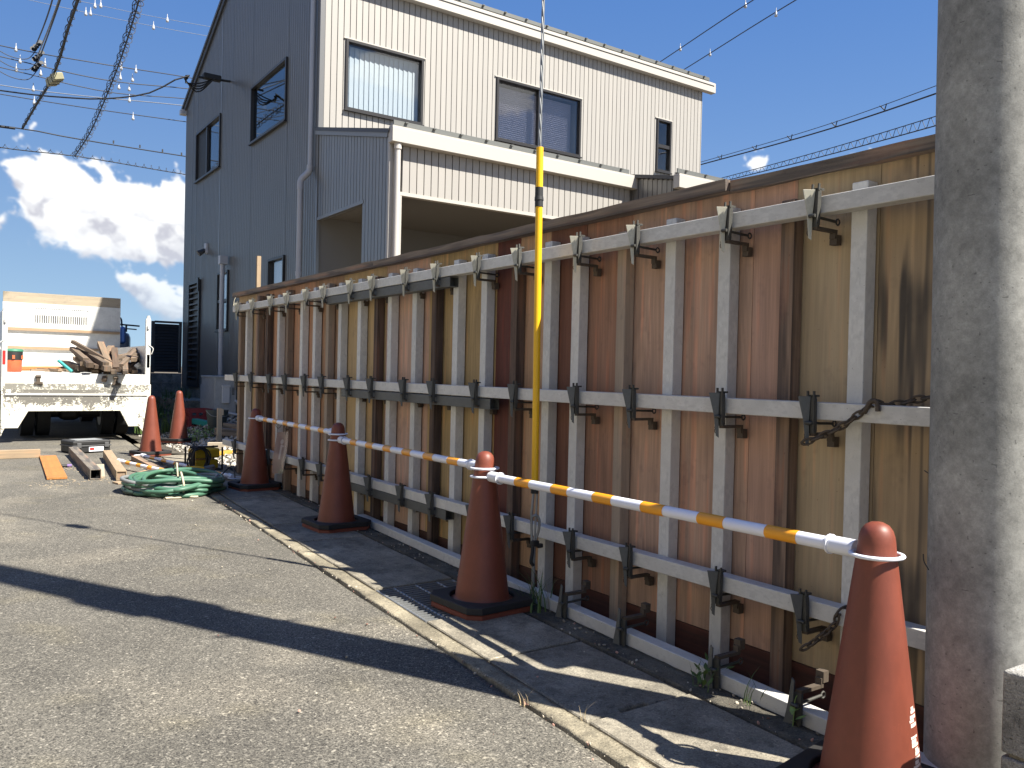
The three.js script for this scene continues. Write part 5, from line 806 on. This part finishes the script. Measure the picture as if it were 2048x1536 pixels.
function leaves(n, h, spread, seed, size) {
  const r = rng(seed), out = [];
  for (let k = 0; k < n; k++) { const g = flat(plate([[0, 0], [size * 0.22, size * 0.35], [size * 0.2, size * 0.65], [0, size], [-size * 0.2, size * 0.65], [-size * 0.22, size * 0.35]], 0.0006)); g.rotateX(-0.5 - r() * 0.9); g.rotateY(r() * 6.28); g.translate((r() - 0.5) * spread, h * (0.15 + 0.85 * r()), (r() - 0.5) * spread); out.push(g); }
  return merge(out);
}
{
  const weed = (label, [x, y, z], parts) => { const t = thing('weed', label, 'weed', [x, y, z], 0, 'weeds growing from cracks'); for (const [n, g, m] of parts) part(t, n, g, m); };
  weed('grass tuft at the foot of the guy wire behind the drain cone', [2.21, 0, -2.98], [['blades', blades(26, 0.22, 0.12, 3, 0.004, 0.9), mats.leaf], ['seed_stems', blades(7, 0.30, 0.10, 4, 0.0018, 0.7), mats.dryGrass]]);
  weed('leafy weed growing around the bottom clamp near the second right post', [2.165, 0, -1.93], [['leaves', leaves(26, 0.07, 0.10, 6, 0.035), mats.leaf], ['blades', blades(12, 0.13, 0.08, 7, 0.003, 0.9), mats.leaf]]);
  weed('pale green sprout on the mortar strip left of the nearest cone', [2.14, 0, -1.565], [['stem', tube([[0, -0.02, 0], [0.0, 0.04, 0.005], [0.012, 0.085, 0.0], [0.022, 0.10, 0.004]], 0.0016, 10, 5), mats.leafPale], ['leaves', leaves(4, 0.05, 0.035, 9, 0.036), mats.leafPale]]);
  weed('thin green blades by the bottom rail under the timber stud', [2.19, 0, -1.75], [['blades', blades(7, 0.14, 0.10, 12, 0.0028, 1.1), mats.leaf]]);
  weed('dry sprout growing from the slab joint near the road edging', [XL(-1.93), 0, -1.93], [['dry_stems', blades(6, 0.085, 0.02, 13, 0.0016, 0.7), mats.dryGrass]]);
  weed('tiny dry sprout in the crack between asphalt and edging', [XK(-2.12), 0, -2.12], [['dry_stems', blades(7, 0.07, 0.03, 14, 0.0015, 0.8), mats.dryGrass]]);
  weed('dark weeds growing at the foot of the block wall by the cones', [3.3, 0.15, -15.5], [['blades', blades(90, 0.45, 0.7, 15, 0.010, 0.5), mats.leaf], ['leaves', leaves(60, 0.4, 0.7, 16, 0.07), mats.leaf]]);
  weed('sunlit green weeds beside the farthest cone on the gravel', [2.95, 0.05, -11.75], [['leaves', leaves(70, 0.14, 0.32, 18, 0.055), mats.leafPale], ['blades', blades(40, 0.18, 0.3, 19, 0.005, 0.7), mats.leafPale]]);
  weed('grass on the ledge beneath the dark gable wall', [3.72, 0.46, -16.6], [['blades', blades(70, 0.30, 0.5, 20, 0.008, 0.5), mats.leaf]]);
  weed('weeds growing between the two far cones', [2.72, 0.03, -13.6], [['blades', blades(110, 0.42, 0.6, 21, 0.009, 0.5), mats.leaf], ['leaves', leaves(50, 0.35, 0.6, 22, 0.06), mats.leaf]]);
  weed('small weed beside the dark bucket', [3.12, 0.1, -11.8], [['leaves', leaves(40, 0.12, 0.3, 25, 0.05), mats.leaf]]);
  // gravel
  const st = new THREE.IcosahedronGeometry(1, 0), p = st.attributes.position; for (let i = 0; i < p.count; i++) p.setXYZ(i, p.getX(i) * (0.8 + 0.3 * vnoise(p.getX(i) * 3, p.getZ(i) * 3, 3)), p.getY(i) * 0.6, p.getZ(i)); st.computeVertexNormals();
  const N = 3400, im = new THREE.InstancedMesh(st, M([0.42, 0.40, 0.36], { roughness: 0.95 }), N), r = rng(29), m4 = new THREE.Matrix4(), q = new THREE.Quaternion(), col = new THREE.Color();
  for (let k = 0; k < N; k++) { const x = 2.45 + r() * 1.3, z = -8.75 - Math.pow(r(), 1.3) * 4.6, s = 0.006 + Math.pow(r(), 3) * 0.024; q.setFromEuler(new THREE.Euler(r() * 6, r() * 6, r() * 6)); m4.compose(new THREE.Vector3(x, yardY(x, z) - 0.004, z), q, new THREE.Vector3(s, s, s)); im.setMatrixAt(k, m4); const v = 0.55 + r() * 0.9; col.setRGB(v, v * 0.97, v * 0.92); im.setColorAt(k, col); }
  im.name = 'gravel'; im.userData = { label: 'grey gravel spread between the formwork end and the house', category: 'gravel', kind: 'stuff' }; im.castShadow = im.receiveShadow = true; scene.add(im);
  // wood shavings and crumbs on the road
  const N2 = 260, g2 = new THREE.BoxGeometry(1, 0.12, 0.4), im2 = new THREE.InstancedMesh(g2, M([0.55, 0.43, 0.28], { roughness: 0.95 }), N2); for (let k = 0; k < N2; k++) { const c = [[1.2, -8.35, 0.28], [1.10, -9.3, 0.2], [0.85, -8.2, 0.25], [1.9, -9.4, 0.35]][k % 4], x = c[0] + (r() + r() - 1) * c[2], z = c[1] + (r() + r() - 1) * c[2] * 1.6, s = 0.004 + r() * 0.014; q.setFromEuler(new THREE.Euler(0, r() * 6, 0)); m4.compose(new THREE.Vector3(x, 0.005, z), q, new THREE.Vector3(s, s, s)); im2.setMatrixAt(k, m4); }
  im2.name = 'wood_shavings'; im2.userData = { label: 'pale sawdust and wood shavings scattered around the road planks', category: 'shavings', kind: 'stuff' }; im2.castShadow = im2.receiveShadow = true; scene.add(im2);
}
{ // grit, leaf bits and crumbs gathered along the joints
  const r = rng(57), N = 900, g = new THREE.IcosahedronGeometry(1, 0), im = new THREE.InstancedMesh(g, M([0.40, 0.36, 0.29], { roughness: 1 }), N), m4 = new THREE.Matrix4(), q = new THREE.Quaternion(), col = new THREE.Color();
  for (let k = 0; k < N; k++) { const z = -0.9 - Math.pow(r(), 1.4) * 7, w = k % 5, x = w === 0 ? XK(z) + (r() - 0.5) * 0.05 : w < 3 ? XR(z) + 0.01 + r() * 0.12 : w === 3 ? XL(z) + r() * 0.44 : XK(z) - Math.pow(r(), 3) * 0.8, s = 0.0012 + Math.pow(r(), 3) * 0.0055; q.setFromEuler(new THREE.Euler(r() * 6, r() * 6, r() * 6)); m4.compose(new THREE.Vector3(x, 0.005 + s * 0.3, z), q, new THREE.Vector3(s * 1.3, s * 0.7, s)); im.setMatrixAt(k, m4); const v = 0.3 + r() * 1.2, b = r() < 0.25 ? 0.6 : 0.95; col.setRGB(v, v * (b + 0.03), v * b); im.setColorAt(k, col); }
  im.name = 'grit'; im.userData = { label: 'scattered grit and crumbs along the paving joints and road edge', category: 'grit', kind: 'stuff' }; im.castShadow = im.receiveShadow = true; scene.add(im);
}
renderer.render(scene, camera);
